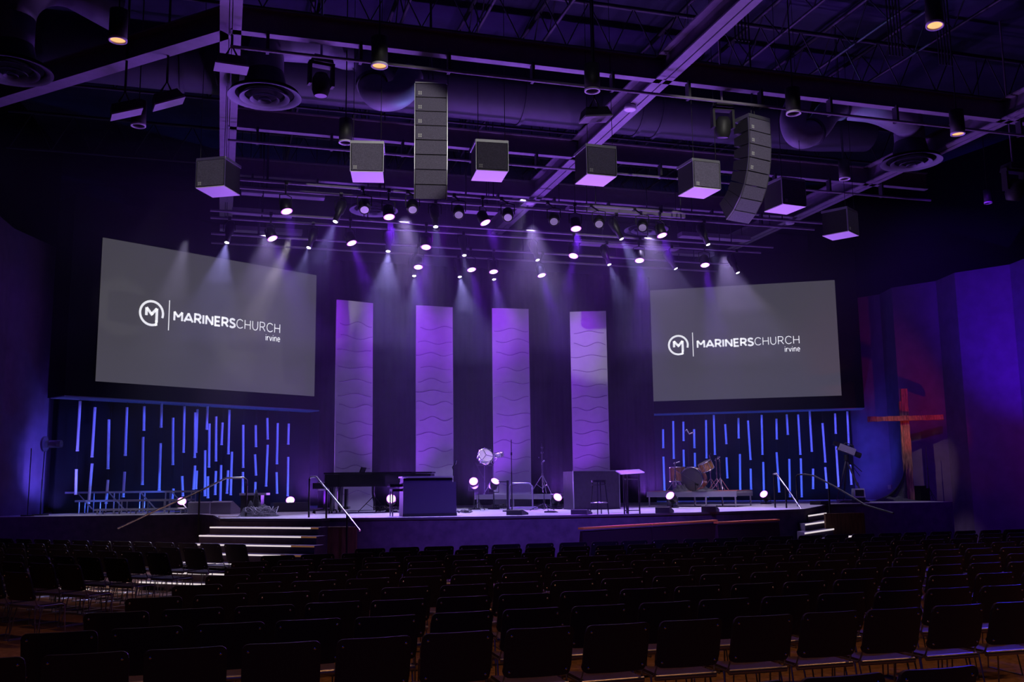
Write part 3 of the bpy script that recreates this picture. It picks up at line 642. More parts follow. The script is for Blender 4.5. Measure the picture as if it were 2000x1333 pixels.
WH = [ # px, py, aim px, aim py, aim D, power, angle, description of the place
 (443,474, 418,640,22.5, 700,32,'above the left screen'), (603,484, 520,760,23.5, 260,26,'at the top right corner of the left screen'), (655,433, 560,700,22.5, 420,26,'over the left screen, the longest beam'),
 (758,491, 735,760,24, 900,34,'shining a wide cone left of the second banner'), (851,443, 850,720,22, 260,24,'directly below the left line array'), (809,539, 800,800,26, 500,30,'just left of the second banner top'),
 (907,499, 912,760,25, 240,24,'in the upper middle, between two banners'), (898,541, 925,800,26.5, 800,34,'shining a wide cone beside the third banner'), (965,546, 985,800,27, 260,24,'right over the third banner'),
 (1050,508, 1100,760,25, 340,26,'over the gap between the third and last banner'), (1190,517, 1240,760,25, 420,26,'above the last banner, its cone leaning right'), (1214,467, 1300,700,24, 700,26,'left of the right screen, high'),
 (1320,525, 1400,700,26, 120,20,'above the left part of the right screen'), (1441,533, 1500,760,26, 120,20,'above the middle of the right screen'), (1383,478, 1440,700,24, 120,20,'high above the right screen')]
for (a, b, c, d, D, p, an, nm) in WH:
    P0 = at_z(a, b, 7.75); kk = 6.4/max(120, d-b)
    P, dr = fixture(a, b, P0+Vector(((c-a)*kk, -2.0, -6.4)), 'white', f'black profile spotlight with small white-hot lens, {nm}')
    spot(P+dr*.03, P+dr, p*1.7, COOL, an*1.35, .6, .04)
VI = [(560,413, 640,800,21, 200,24,'mostly hidden, top left above the left screen'), (532,466, 640,760,21.5, 420,20,'over the middle of the left screen'), (687,475, 790,820,21.5, 420,20,'above the first banner'),
 (760,424, 790,900,20.8, 1100,24,'highest one left of the left line array'), (832,483, 790,900,23, 420,22,'just right of the left line array foot'), (817,522, 800,900,24, 420,22,'lower pair, above the second banner'),
 (948,435, 1080,800,21, 600,24,'highest one at the stage centre'), (921,527, 960,900,23, 420,20,'low, left of two close together in the centre'), (964,531, 980,900,24, 420,20,'low, right of two close together in the centre'),
 (1125,447, 1115,850,21, 1000,24,'highest one above the last banner'), (1058,538, 1120,900,25, 420,20,'low, above the gap beside the last banner'), (1120,500, 1000,900,24, 300,20,'seen nearly edge-on above the last banner'),
 (1249,509, 1215,850,24, 500,24,'at the top left corner of the right screen'), (1293,460, 1340,760,22, 800,20,'high, over the left part of the right screen'), (1377,518, 1360,800,24, 420,20,'just over the top edge of the right screen')]
for (a, b, c, d, D, p, an, nm) in VI:
    P0 = at_z(a, b, 7.75); kk = 6.4/max(120, d-b)
    P, dr = fixture(a, b, P0+Vector(((c-a)*kk, -2.2, -6.4)), 'violet', f'wash light glowing violet, {nm}')
    spot(P+dr*.03, P+dr, p*4.5, PURPLE, an*1.1, .6, .08)
for (a, b, nm) in ((712,410,'left of the highest violet lamp on the left'), (806,410,'beside the left line array foot'), (992,425,'right of the highest centre lamp'), (1082,433,'left of the highest lamp over the last banner'),
                   (1170,438,'right of the highest lamp over last banner'), (1255,445,'near the right round diffuser'), (896,420,'dark, between the left array and the centre')):
    fixture(a, b, at_D(a+10, b+300, 17), 'off', f'unlit round stage light with dull lens, {nm}')
# stage washes from the grid onto banners and deck
for (x, tx) in ((2.5, 2.0), (5.2, 4.4), (7.6, 6.8), (10.0, 9.3)):
    spot((x, 22.6, 8.3), (tx, 27.2, 5.6), 760, (.30, .0, 1.0), 38, .9, .12)
    spot((x, 24.3, 1.5), (tx, 27.4, 4.4), 200, (.30, .03, 1.0), 60, .9, .12)
for (x, y) in ((1, 23.6), (4.2, 21.2), (7.5, 21.2), (10.8, 21.2), (14.0, 23.0)):
    spot((x, y+2.0, 8.5), (x, y, DZ), 1300, (.66, .52, 1.0), 60, .8, .12)

def floor_light(px, py, D, label, tilt, base=None, p=160, spx=None):
    P = at_D(px, py, D); c = Vector((0, 0, EYE))
    d = ((c-P).normalized()*tilt[0]+Z*tilt[1]+X*tilt[2]).normalized(); B = P-d*.12
    t = thing('floor_light', label, 'stage light', (P.x, P.y, DZ), group='violet floor lights on the stage'); o = (P.x, P.y, DZ)
    MB().lathe([(.085, 0), (.115, .008), (.12, -.02), (.12, -.2), (.05, -.24), (0, -.24)], P, d, 22).build('body', M_black, t, o)
    MB().disc(P+d*.008, d, .095, 22).build('lens', M_purple_lamp, t, o)
    MB().lathe([(.095, .010), (.115, .010)], P, d, 22).build('lens_rim', M_purple_rim, t, o)
    m = MB(); s = d.cross(Z).normalized()
    m.tube([B+s*.15, Vector((B.x, B.y, max(DZ+.06, B.z-.2)))+s*.15, Vector((B.x, B.y, max(DZ+.06, B.z-.2)))-s*.15, B-s*.15], .012, 6)
    m.build('yoke', M_black, t, o)
    m = MB().cyl((B.x, B.y, DZ+.02), (B.x, B.y, max(DZ+.08, B.z-.18)), .02, 8).cyl((B.x, B.y, DZ), (B.x, B.y, DZ+.025), .16, 16)
    m.build('base', M_black, t, o)
    spot(P+d*.03, P+d, p, (.32, .16, 1.0), 26, .5, .05)
floor_light(355, 980, 26.0, 'violet floor light behind the left wedge monitors', (.8, .5, .1))
floor_light(567, 978, 26.5, 'violet floor light beside the low riser left of the piano', (.9, .6, -.1))
floor_light(764, 975, 24.6, 'violet floor light shining between piano and organ', (1, .25, 0))
floor_light(925, 941, 26.0, 'raised violet floor light under the left end of the percussion table', (1, .5, -.12))
floor_light(967, 941, 26.0, 'raised violet floor light under the right end of the percussion table', (.9, .9, .45))
floor_light(1089, 972, 25.6, 'violet floor light at the right end of the percussion riser', (1, .6, .4))
floor_light(1309, 969, 25.5, 'violet floor light seen under the drum riser', (.6, .6, -.5))
floor_light(1492, 966, 28.5, 'violet floor light standing between drum riser and right handrail', (.6, .6, -.5))

# moving heads
def moving_head(px, py, z, label, yaw, pitch, s=1.0):
    c = at_z(px, py, z); t = thing('moving_head_light', label, 'stage light', tuple(c), math.radians(yaw), 'moving lights over the seats')
    R = Matrix.Rotation(math.radians(pitch), 3, 'X')
    MB().box((0, 0, .42*s), (.36*s, .30*s, .13*s), taper=.85).build('base', M_cab, t)
    m = MB()
    for k in (-1, 1): m.box((k*.20*s, 0, .18*s), (.05*s, .14*s, .42*s), taper=.9)
    m.box((0, 0, .35*s), (.44*s, .16*s, .06*s)); m.build('yoke_arm', M_cab, t)
    h = MB(); h.lathe([(.0, .20*s), (.10*s, .19*s), (.15*s, .10*s), (.155*s, -.10*s), (.12*s, -.20*s), (.11*s, -.21*s)], (0, 0, 0), R@Vector((0, -.2, 1)), 16); h.build('head', M_cab, t)
    MB().disc(R@Vector((0, .04, -.205))*s, R@Vector((0, .2, -1)), .105*s, 18).build('lens', mat('violet_glass', (.5, .35, .6), .2), t)
    MB().cyl((0, 0, .48*s), (0, 0, 12.32-c.z), .022, 6).build('clamp', M_steel, t)
moving_head(627, 165, 8.75, 'moving head light hanging right of the left round diffuser', 10, -10)
moving_head(1412, 248, 8.7, 'moving head light hanging just left of the curved line array', -5, 0)
moving_head(1982, 370, 8.3, 'dark moving head light at the right edge of the hall', 0, 10, 1.2)
def scoop(px, py, z, label, yaw, roll):
    c = at_z(px, py, z); t = thing('moving_mirror_light', label, 'stage light', tuple(c), math.radians(yaw), 'flat boxy moving lights')
    R = Matrix.Rotation(math.radians(roll), 3, 'Y')
    MB().box((0, 0, 0), (.52, .34, .16), R, taper=.8).build('housing', M_cab, t)
    MB().box(R@Vector((0, 0, -.10)), (.54, .36, .03), R).build('front_bezel', mat('violet_bezel', (.35, .30, .40), .5), t)
    MB().tube([(-.1, 0, .1), (0, 0, .3), (.1, 0, .1)], .02, 6).cyl((0, 0, .28), (0, 0, 12.32-c.z), .022, 6).build('bracket', M_black, t)
scoop(1162, 222, 8.5, 'flat boxy moving light lit violet below, right of the stage centre', 0, -8)
scoop(243, 212, 8.5, 'flat boxy moving light hanging furthest left', 10, -22)
scoop(325, 192, 8.6, 'flat boxy moving light hanging second from the left', 10, -25)
scoop(452, 122, 8.9, 'boxy dark unit hanging on the left lengthwise beam', 5, 0)

# ------------------------------------------------------------------ things on stage
def Pz(px, py, z=DZ): return at_z(px, py, z)
def PD(px, D, z=DZ): q = at_D(px, 950, D); return Vector((q.x, q.y, z))
def up(p, px_h):  # metres for a height in pixels at the distance of p
    D = p.x*math.sin(PH)+p.y*math.cos(PH); return px_h*D/FPX
def dep(p): return p.x*math.sin(PH)+p.y*math.cos(PH)
CR = Vector((math.cos(PH), -math.sin(PH), 0))  # to the right in the picture
CF = Vector((math.sin(PH), math.cos(PH), 0))   # away from the photographer

# grand piano, keyboard end to the left
p = Pz(735, 1003); D = dep(p); c = p+CF*.6; K = 1/ (FPX/D)
t = thing('grand_piano', 'black grand piano with closed lid, its keyboard end to the left', 'piano', tuple(p+CF*.75), -PH)
# local x = to the right in picture, y = away
out = [(-1.25, -.72), (-.9, -.75), (.2, -.72), (.8, -.55), (1.25, -.2), (1.32, .1), (1.2, .4), (.9, .6), (.2, .75), (-1.25, .75)]
MB().prism(out, .63, .93).build('case', M_piano, t)
MB().prism([(x*1.02, y*1.02) for x, y in out], .94, .975).build('lid', M_piano, t)
MB().box((-1.38, 0, .66), (.32, 1.44, .14)).build('keyboard_block', M_piano, t)
MB().box((-1.40, 0, .738), (.15, 1.24, .02)).build('keys', M_cream, t)
MB().box((-.45, 0, 1.03), (.03, .7, .16), Matrix.Rotation(.35, 3, 'Y')).build('music_stand', M_piano, t)
for (x, y) in ((-1.1, -.55), (-1.1, .55), (.95, .05)): MB().cyl((x, y, .05), (x, y, .64), .055, 10, .08).cyl((x-.02, y, .035), (x+.02, y, .035), .035, 10).build('leg', M_piano, t)
MB().box((-.85, 0, .33), (.06, .22, .5)).box((-.85, 0, .12), (.16, .28, .06)).build('pedal_lyre', M_piano, t)
# tripod stands under / behind the piano
def tripod_stand(px, py, toppy, label, name='microphone_stand', cat='microphone stand', boom=None, spread=.34, chrome=False, z=DZ, extra=None, group=None, hub=.3, pos=None):
    p = pos or Pz(px, py, z); D = dep(p); h = up(p, py-toppy); mt = M_chrome if chrome else M_black
    t = thing(name, label, cat, tuple(p), group=group)
    MB().cyl((0, 0, .05), (0, 0, h*.62), .014, 8).cyl((0, 0, h*.6), (0, 0, h), .009, 8).build('pole', mt, t)
    for k in range(3):
        a = 2*PI*k/3+.5; MB().tube([(0, 0, hub+.1), (spread*math.cos(a), spread*math.sin(a), .01)], .009, 6).tube([(0, 0, hub*.35), (spread*.5*math.cos(a), spread*.5*math.sin(a), (hub+.1)*.52)], .006, 5).build('leg', mt, t)
    MB().cyl((0, 0, h*.6-.03), (0, 0, h*.6+.03), .022, 8).cyl((0, 0, hub+.07), (0, 0, hub+.13), .024, 8).build('clutch', M_chrome if chrome else M_black, t)
    if boom:
        d = CR*boom[0]+Z*boom[1]; e = Vector((0, 0, h))
        MB().tube([e-d*.35, e+d], .008, 6).build('boom_arm', mt, t)
        if len(boom) > 2: MB().cyl(e+d, e+d*1.15+Z*.0, .022, 8).build('microphone', M_chrome, t)
    if extra: extra(t, h)
    return t
tripod_stand(730, 1001, 952, 'black tripod stand under the grand piano', spread=.42)
# piano stool with star base
p = Pz(633, 1003); t = thing('piano_stool', 'round-topped swivel stool at the left end of the grand piano', 'stool', tuple(p)); h = up(p, 47)
MB().cyl((0, 0, h-.05), (0, 0, h), .17, 20).build('seat', M_white, t); MB().cyl((0, 0, .08), (0, 0, h-.05), .03, 10).build('post', M_black, t)
for k in range(5):
    a = 2*PI*k/5; MB().tube([(0, 0, .10), (.3*math.cos(a), .3*math.sin(a), .07)], .018, 6).cyl((.3*math.cos(a), .3*math.sin(a), .0), (.3*math.cos(a), .3*math.sin(a), .06), .02, 8).build('leg', M_black, t)
# cables under the piano
def cable_heap(px, py, w_, label, n=6, z=DZ, m=M_cable, hgt=.06, dd=.25):
    p = Pz(px, py, z); rnd = random.Random(int(px)); mb = MB()
    for k in range(n):
        pts = []; a0 = rnd.uniform(0, 6); rr = rnd.uniform(.3, 1)
        for i in range(14):
            a = a0+i*.6; pts.append(p+CR*(w_/2*rr*math.cos(a)*(.7+.3*rnd.random()))+CF*(dd*rr*math.sin(a))+Z*(.012+rnd.random()*hgt))
        mb.tube(pts, .010, 5)
    return tag(mb.build('cable_coil', m), label, 'cable')
cable_heap(752, 1001, .7, 'loose chrome-lit cables on the deck under the piano', 7, hgt=.15)
cable_heap(905, 1003, .5, 'thin cables lying right of the organ', 3)
cable_heap(975, 995, .5, 'cables lying below the percussion riser', 6, hgt=.12)

# organ / keyboard cabinet
p0, p1 = Pz(787, 1010), Pz(892, 1008); c = (p0+p1)/2; wd = (p1-p0).length; h = up(c, 74)
t = thing('keyboard_cabinet', 'large dark keyboard cabinet at the stage edge, its back to the seats', 'organ', tuple(c), math.atan2(p1.y-p0.y, p1.x-p0.x))
MB().box((0, .32, h*.44), (wd, .62, h*.88), taper=.985).build('body', M_organ, t)
MB().box((-.03, .34, h*.93), (wd-.09, .5, h*.12)).build('upper_case', M_organ, t)
MB().box((-.04, .32, h+.012), (wd-.05, .62, .028)).build('top_board', M_alu, t)
MB().box((-wd/2-.13, .35, h*.80), (.26, .48, .06)).box((-wd/2-.10, .35, h*.68), (.22, .46, .05)).build('keyboard', M_piano, t)
for y in (.15, .55): MB().cyl((-wd/2-.2, y, 0), (-wd/2-.2, y, h*.66), .016, 8).build('leg', M_chrome, t)
MB().box((0, .0, .03), (wd+.01, .02, .06)).build('kickboard', M_black, t)
e = c+CR*(.42*wd)+Z*(h+.03)+CF*.3
t = thing('gooseneck_microphone', 'small gooseneck microphone standing on the keyboard cabinet', 'microphone', tuple(e))
MB().tube([(0, 0, 0), (0, 0, .12), (-.02, 0, .18), (.03, 0, .26)], .014, 6).build('neck', M_black, t); MB().cyl((.03, 0, .25), (.05, 0, .33), .024, 8).build('capsule', M_chrome, t)

# percussion riser and its gear
def riser(x0, x1, ytop, yfoot, depth, label, nleg=2, skirt=.1):
    a, b = Pz(x0, yfoot), Pz(x1, yfoot); c = (a+b)/2; wd = (b-a).length; h = up(c, yfoot-ytop); ang = math.atan2(b.y-a.y, b.x-a.x)
    t = thing('stage_riser', label, 'riser', tuple(c), ang)
    MB().box((0, depth/2, h-.03), (wd, depth, .05)).build('deck_board', M_alu if nleg == 2 else M_deck, t)
    MB().box((0, 0, h-.03-skirt/2), (wd, .03, skirt)).box((0, depth, h-.03-skirt/2), (wd, .03, skirt)).build('edge_rail', M_alu, t)
    for k in range(nleg+1):
        for y in (.05, depth-.05): MB().cyl((-wd/2+.05+(wd-.1)*k/nleg, y, 0), (-wd/2+.05+(wd-.1)*k/nleg, y, h-.06), .022, 8).build('leg', M_alu, t)
    return t, c, ang, wd, h
PR, pc, pa, pw, ph_ = riser(928, 1078, 967, 994, 1.2, 'low aluminium riser with percussion gear at the stage centre')
rz = DZ+ph_
def on_riser(px, back, zz): # point on a riser top at picture column px, back metres behind its front edge
    n = Vector((-math.sin(pa), math.cos(pa), 0)); return at_plane(px, 960, pc+n*back, n)
q = on_riser(956, .5, rz); q = Vector((q.x, q.y, rz))
t = thing('percussion_table', 'black percussion table with side grips on a chrome stand', 'table', tuple(q)); K = dep(q)/FPX
zt = up(q, 966-909)
MB().box((-.22, 0, zt), (.24, .3, .05), RZ(-PH)).tube([(-.1, 0, zt+.02), (-.05, 0, zt-.03), (.16, -.05, zt-.02), (.2, -.05, zt+.02)], .02, 8).build('tray', M_black, t)
MB().cyl((-.14, 0, 0), (-.14, 0, zt), .014, 8).cyl((.10, -.03, .3), (.10, -.03, zt), .018, 8).build('pole', M_chrome, t)
for k in range(3): a = 2*PI*k/3+.3; MB().tube([(.10, -.03, .42), (.10+.3*math.cos(a), -.03+.3*math.sin(a), .01)], .013, 6).build('leg', M_chrome, t)
for s_, x in ((1, -.42), (1, .28)): MB().tube([(x, -.1, zt+.05), (x+.2, -.16, zt-.38)], .014, 6).build('grip_bar', M_black, t)
def tilted_drum(px, py, D, r, tilt, label, head, deep=.10, base=None):
    P = at_D(px, py, D); d = (-CF*tilt[0]+Z*tilt[1]+CR*tilt[2]).normalized()
    t = thing('snare_drum', label, 'drum', tuple(P), group='drums over the percussion table')
    MB().lathe([(r, 0), (r, deep)], P, -d, 28).build('shell', M_chrome, t, P)
    MB().disc(P+d*.002, d, r*.96, 28).build('drum_head', head, t, P); MB().disc(P-d*deep, -d, r*.96, 28).build('drum_head', head, t, P)
    for o in (0, -deep): MB().lathe([(r*.95, o-.008), (r*1.05, o-.012), (r*1.05, o+.012), (r*.95, o+.01)], P, d, 28).build('hoop', M_chrome, t, P)
    u = d.orthogonal().normalized(); v = d.cross(u)
    for k in range(8):
        q = P+(u*math.cos(k*PI/4)+v*math.sin(k*PI/4))*r*1.07; MB().cyl(q+d*.03, q-d*(deep+.02), .012, 6).build('lug', M_chrome, t, P)
    m = MB()
    for k in range(3): a = k*2*PI/3; m.tube([P+d*.03, P+d*.012+(u*math.cos(a)+v*math.sin(a))*r*.9], .006, 5)
    m.build('basket_arm', M_black, t, P)
    MB().tube([P-d*deep*.5, Vector((P.x, P.y, rz+zt+.02)) if base is None else base], .012, 6).build('mount', M_chrome, t, P)
tilted_drum(949, 890, 25.0, .19, (1, .55, .35), 'larger bright snare drum tilted over the percussion table', M_cream, .10, Vector(q)+Vector((.10, -.03, zt)))
tilted_drum(974, 886, 25.1, .11, (.3, 1, -.2), 'smaller shiny drum right of the larger tilted snare', M_cream, .07, Vector(q)+Vector((.10, -.03, zt)))
tripod_stand(1060, 966, 868, 'tall chrome cymbal stand on the right end of the percussion riser', 'cymbal_stand', 'cymbal stand', chrome=True, spread=.34, z=rz, hub=.42,
             extra=lambda t, h: MB().box((-.08, 0, h*.72), (.03, .03, .03)).cyl((0, 0, h*.9), (0, 0, h*.93), .03, 8).cyl((0, 0, h*.8), (0, 0, h*.83), .035, 8).cyl((0, 0, h*.62), (.06, 0, h*.66), .02, 8).build('wing_nut', M_chrome, t))
tripod_stand(1030, 992, 888, 'thin chrome stand with clamps left of the tall cymbal stand', 'cymbal_stand', 'cymbal stand', chrome=True, spread=.28, hub=.28,
             extra=lambda t, h: MB().cyl((0, 0, h*.83), (.03, 0, h*.86), .03, 8).tube([(-.05, 0, h*.67), (0, 0, h*.71), (.05, 0, h*.67)], .012, 6).build('wing_nut', M_chrome, t))
p = Pz(1000, 999); t = thing('straight_microphone_stand', 'straight black microphone stand in front of the tubular cart', 'microphone stand', tuple(p)); h = up(p, 137)
MB().cyl((0, 0, 0), (0, 0, .03), .14, 18).build('base', M_black, t); MB().cyl((0, 0, .03), (0, 0, h*.55), .015, 8).cyl((0, 0, h*.5), (0, 0, h), .010, 8).build('pole', M_black, t); MB().cyl((0, 0, h*.78), (0, 0, h*.82), .022, 8).build('clutch', M_chrome, t)
a, b = Pz(997, 997), Pz(1038, 996); t = thing('tubular_cart', 'flat hand cart with an upright tubular handle at the stage centre', 'cart', tuple((a+b)/2), -PH); wd = (b-a).length; h = up(a, 51)
MB().tube([(-wd/2, 0, .04), (-wd/2, 0, h-.08), (-wd/2+.08, 0, h), (wd/2-.08, 0, h), (wd/2, 0, h-.08), (wd/2, 0, .04)], .020, 8).build('handle', M_alu, t)
MB().box((.05, .15, .05), (wd+.15, .55, .04)).build('platform', M_alu, t); MB().cyl((-wd/2, .0, .02), (-wd/2+.03, .0, .02), .02, 8).cyl((wd/2, .3, .02), (wd/2+.03, .3, .02), .02, 8).build('caster', M_rubber, t)
p = Pz(992, 1000); t = thing('sheet_stand', 'thin dark flat music stand seen edge-on left of the cart', 'music stand', tuple(p)); h = up(p, 57)
MB().box((0, 0, h/2+.03), (.05, .03, h)).build('post', M_black, t); MB().box((-.12, 0, h), (.3, .02, .02)).build('ledge', M_black, t); MB().cyl((0, 0, 0), (0, 0, .03), .13, 14).build('base', M_black, t)
tripod_stand(935, 998, 965, 'short black stand left of the percussion riser', spread=.22, hub=.12)
tripod_stand(1063, 998, 965, 'short black stand below the right end of the percussion riser', spread=.36, hub=.08)

# wedge monitors on the deck
def wedge(x0, x1, ytop, yfoot, label, m=M_cab, dpt=.42, gr='floor monitor wedges'):
    a, b = Pz(x0, yfoot), Pz(x1, yfoot); c = (a+b)/2; wd = (b-a).length; h = up(c, yfoot-ytop)
    t = thing('monitor_wedge', label, 'speaker', tuple(c), math.atan2(b.y-a.y, b.x-a.x), gr)
    # tall side faces the hall, grille slopes to the player
    pr = [(0, 0), (0, h*.9), (.08, h), (dpt, h*.35), (dpt, 0)]
    MB().extrude([(-wd/2, y, z) for y, z in pr], (wd, 0, 0)).build('cabinet', m, t)
    MB()._add([(-wd/2+.02, .1, h*.985+.006), (wd/2-.02, .1, h*.985+.006), (wd/2-.02, dpt-.02, h*.39+.006), (-wd/2+.02, dpt-.02, h*.39+.006)], [(0, 1, 2, 3)]).build('grille', M_grille, t)
    return t
wedge(989, 1019, 997, 1007, 'black monitor wedge at the stage edge in front of the cart')
wedge(1115, 1146, 996, 1006, 'black monitor wedge at the stage edge left of the bar stool')
wedge(1063, 1083, 999, 1002, 'very low flat black monitor between the two wedges at the stage edge', dpt=.25)
wedge(1280, 1308, 991, 1003, 'black monitor wedge below the left half of the drum riser')
wedge(1370, 1398, 989, 1001, 'black monitor wedge below the right half of the drum riser')
wedge(366, 408, 981, 1004, 'violet-grey monitor wedge, left of the two on the left wing', M_greybox)
wedge(411, 450, 980, 1005, 'violet-grey monitor wedge, right of the two on the left wing', M_greybox)

# travel case / baffle behind the stool
a, b = Pz(1121, 997), Pz(1211, 995); c = (a+b)/2; h = up(c, 74); wd = (b-a).length
t = thing('travel_case', 'large dark upright case standing behind the bar stool', 'case', tuple(c), math.atan2(b.y-a.y, b.x-a.x))
MB().box((0, .3, h/2), (wd, .6, h-.02)).build('body', M_case, t)
m = MB()
for x in (-wd/2, wd/2): m.box((x, 0, h/2), (.02, .02, h))
m.box((0, 0, h), (wd+.02, .02, .02)); m.build('metal_edge', M_alu, t)
# bar stool
def bar_stool(px, py, h_px, label):
    p = Pz(px, py); h = up(p, h_px); t = thing('bar_stool', label, 'stool', tuple(p)); k = .17
    MB().cyl((0, 0, h-.045), (0, 0, h), .155, 20).build('seat', M_black, t)
    for i in range(4):
        a = PI/4+i*PI/2+.2; MB().cyl((k*1.15*math.cos(a), k*1.15*math.sin(a), 0), (k*.75*math.cos(a), k*.75*math.sin(a), h-.04), .012, 6).build('leg', M_black, t)
    pts = [(k*1.02*math.cos(2*PI*i/20), k*1.02*math.sin(2*PI*i/20), h*.34) for i in range(21)]; MB().tube(pts, .010, 6).build('footrest_ring', M_chrome, t)
    pts = [(k*.82*math.cos(2*PI*i/20), k*.82*math.sin(2*PI*i/20), h*.86) for i in range(21)]; MB().tube(pts, .008, 6).build('upper_ring', M_black, t)
bar_stool(1171, 1005, 65, 'tall black bar stool at the stage edge in front of the dark case')
# lectern table
p = Pz(1234, 1004); h = up(p, 80); t = thing('lectern_table', 'slim black lectern table with a tilted violet-lit top', 'lectern', tuple(p), -PH+.15)
MB().box((0, .05, h), (.52, .42, .022), Matrix.Rotation(.16, 3, 'X')@Matrix.Rotation(-.05, 3, 'Y')).build('table_top', mat('lectern_top', (.45, .42, .5), .35), t)
for (x, y) in ((-.18, -.08), (-.10, -.08), (-.07, .14), (.16, -.05)): MB().cyl((x, y, 0), (x, y, h-.02), .017, 8).build('leg', M_black, t)
MB().cyl((-.18, -.08, .07), (.16, -.05, .07), .012, 6).cyl((-.18, -.08, h-.15), (.16, -.05, h-.15), .012, 6).build('crossbar', M_black, t)

# drum riser and kit
DR, dc, da, dw, dh = riser(1264, 1440, 961, 991, 1.7, 'drum riser with silver edge at the right of the stage', 3, .12)
MB().box((0, .9, dh+.006), (dw-.02, 1.6, .012)).build('rug', mat('rust_rug', (.35, .10, .10), .9), DR)
dz = DZ+dh; dn = Vector((-math.sin(da), math.cos(da), 0))
def on_drum(px, back, z=dz): q = at_plane(px, 950, dc+dn*back, dn); return Vector((q.x, q.y, z))
kit = thing('drum_kit', 'drum kit with wooden shells and dark bass drum head', 'drum kit', tuple(on_drum(1350, .6)), da)
ko = Vector(kit.location); KR = RZ(-da)
def L(px, py, back): q = at_plane(px, py, dc+dn*back, dn); return KR@(q-ko)
br = up(ko, 23); bc = L(1350, 937, .42)
MB().lathe([(br, 0), (br, .42)], bc, (0, 1, 0), 36).build('bass_drum_shell', M_drumwood, kit)
MB().disc(bc+Vector((0, .004, 0)), (0, -1, 0), br*.95, 36).build('bass_drum_head', M_drumhead, kit)
MB().lathe([(br*.93, -.01), (br*1.04, -.012), (br*1.04, .03), (br, .03)], bc, (0, 1, 0), 36).build('bass_drum_hoop', M_chrome, kit)
for k in range(10): a = 2*PI*k/10; q = bc+Vector((br*1.06*math.cos(a), 0, br*1.06*math.sin(a))); MB().cyl(q, q+Vector((0, .12, 0)), .014, 6).build('bass_drum_lug', M_chrome, kit)
def tom(name, ctr, ax, r, hh):
    ax = Vector(ax).normalized(); MB().lathe([(r, -hh/2), (r, hh/2)], ctr, ax, 28).build(name, M_drumwood, kit)
    MB().disc(ctr+ax*hh/2, ax, r*.96, 28).disc(ctr-ax*hh/2, -ax, r*.96, 28).build(name+'_head', M_drumhead, kit)
    m = MB()
    for s in (-1, 1): m.lathe([(r*.97, s*hh/2-.012), (r*1.05, s*hh/2-.012), (r*1.05, s*hh/2+.012), (r*.97, s*hh/2+.012)], ctr, ax, 28)
    u = ax.orthogonal().normalized(); v = ax.cross(u)
    for k in range(8): q = ctr+(u*math.cos(k*PI/4)+v*math.sin(k*PI/4))*r*1.04; m.cyl(q-ax*hh/2, q+ax*hh/2, .010, 6)
    m.build(name+'_hoop', M_chrome, kit)
tom('floor_tom', L(1323, 927, .55)+Vector((0, 0, .0)), (0, 0, 1), up(ko, 14.5), up(ko, 27))
for k in range(3):
    a = k*2*PI/3+.4; q = L(1323, 935, .55); r = up(ko, 15); MB().cyl((q.x+r*math.cos(a), q.y+r*math.sin(a), 0), (q.x+r*math.cos(a), q.y+r*math.sin(a), q.z+.1), .009, 6).build('leg', M_chrome, kit)
tom('rack_tom', L(1379, 911, .5), (-.35, -.30, 1), up(ko, 13.5), up(ko, 16))
MB().tube([L(1379, 915, .6), L(1366, 925, .55)], .014, 6).build('tom_mount', M_chrome, kit)
MB().cyl(L(1344, 938, .8)*Vector((1, 1, 0)) if False else Vector((-.15, .75, 0)), (-.15, .75, .42), .02, 8).cyl((-.15, .75, .42), (-.15, .75, .5), .18, 20).build('drum_throne', M_black, kit)
def chrome_stand(px, py0, py1, back, label, arm=None, name='cymbal_stand'):
    q = on_drum(px, back); h = up(q, py0-py1); t = thing(name, label, 'cymbal stand', tuple(q), group='chrome stands around the drum kit')
    MB().cyl((0, 0, .03), (0, 0, h), .014, 8).build('pole', M_chrome, t)
    for k in range(3): a = 2*PI*k/3+.2; MB().tube([(0, 0, .34), (.27*math.cos(a), .27*math.sin(a), .01)], .010, 6).build('leg', M_chrome, t)
    if arm:
        for (dx, dz_, r) in [arm]: MB().tube([Vector((0, 0, h))-CR*dx*.35-Z*dz_*.35, Vector((0, 0, h))+CR*dx+Z*dz_], r, 8).build('boom_arm', M_chrome, t)
    MB().cyl((0, 0, h-.03), (0, 0, h+.03), .03, 8).cyl((0, 0, h*.55-.03), (0, 0, h*.55+.03), .026, 8).build('clutch', M_chrome, t)
chrome_stand(1320, 958, 904, .35, 'chrome stand with a level arm over the floor tom', (.13, .04, .016))
chrome_stand(1401, 956, 896, .9, 'chrome stand with a thick slanted arm right of the rack tom', (.10, .08, .022))
chrome_stand(1408, 958, 900, .45, 'chrome cymbal stand at the right end of the drum riser', (-.05, .12, .01))
chrome_stand(1389, 956, 889, 1.2, 'thin chrome stand just behind the rack tom', (.03, .08, .008))
q = on_drum(1348, 1.1); h = up(q, 957-846); t = thing('overhead_microphone_stand', 'tall black overhead microphone stand behind the bass drum', 'microphone stand', tuple(q))
MB().cyl((0, 0, 0), (0, 0, h), .012, 8).build('pole', M_black, t); MB().cyl((0, 0, 0), (0, 0, .03), .15, 16).build('base', M_black, t)
MB().tube([Vector((0, 0, h))-CR*.1+Z*.05, Vector((0, 0, h))-CR*.05+Z*.1, Vector((0, 0, h))+CR*.03-Z*.02, Vector((0, 0, h))+CR*.16+Z*.02], .02, 8).build('microphone', M_chrome, t)
p = Pz(1342, 1003); pb = p+CF*0
q = on_drum(1358, .02); t = thing('short_boom_stand', 'low black boom stand aimed into the bass drum', 'microphone stand', tuple(q), 0)
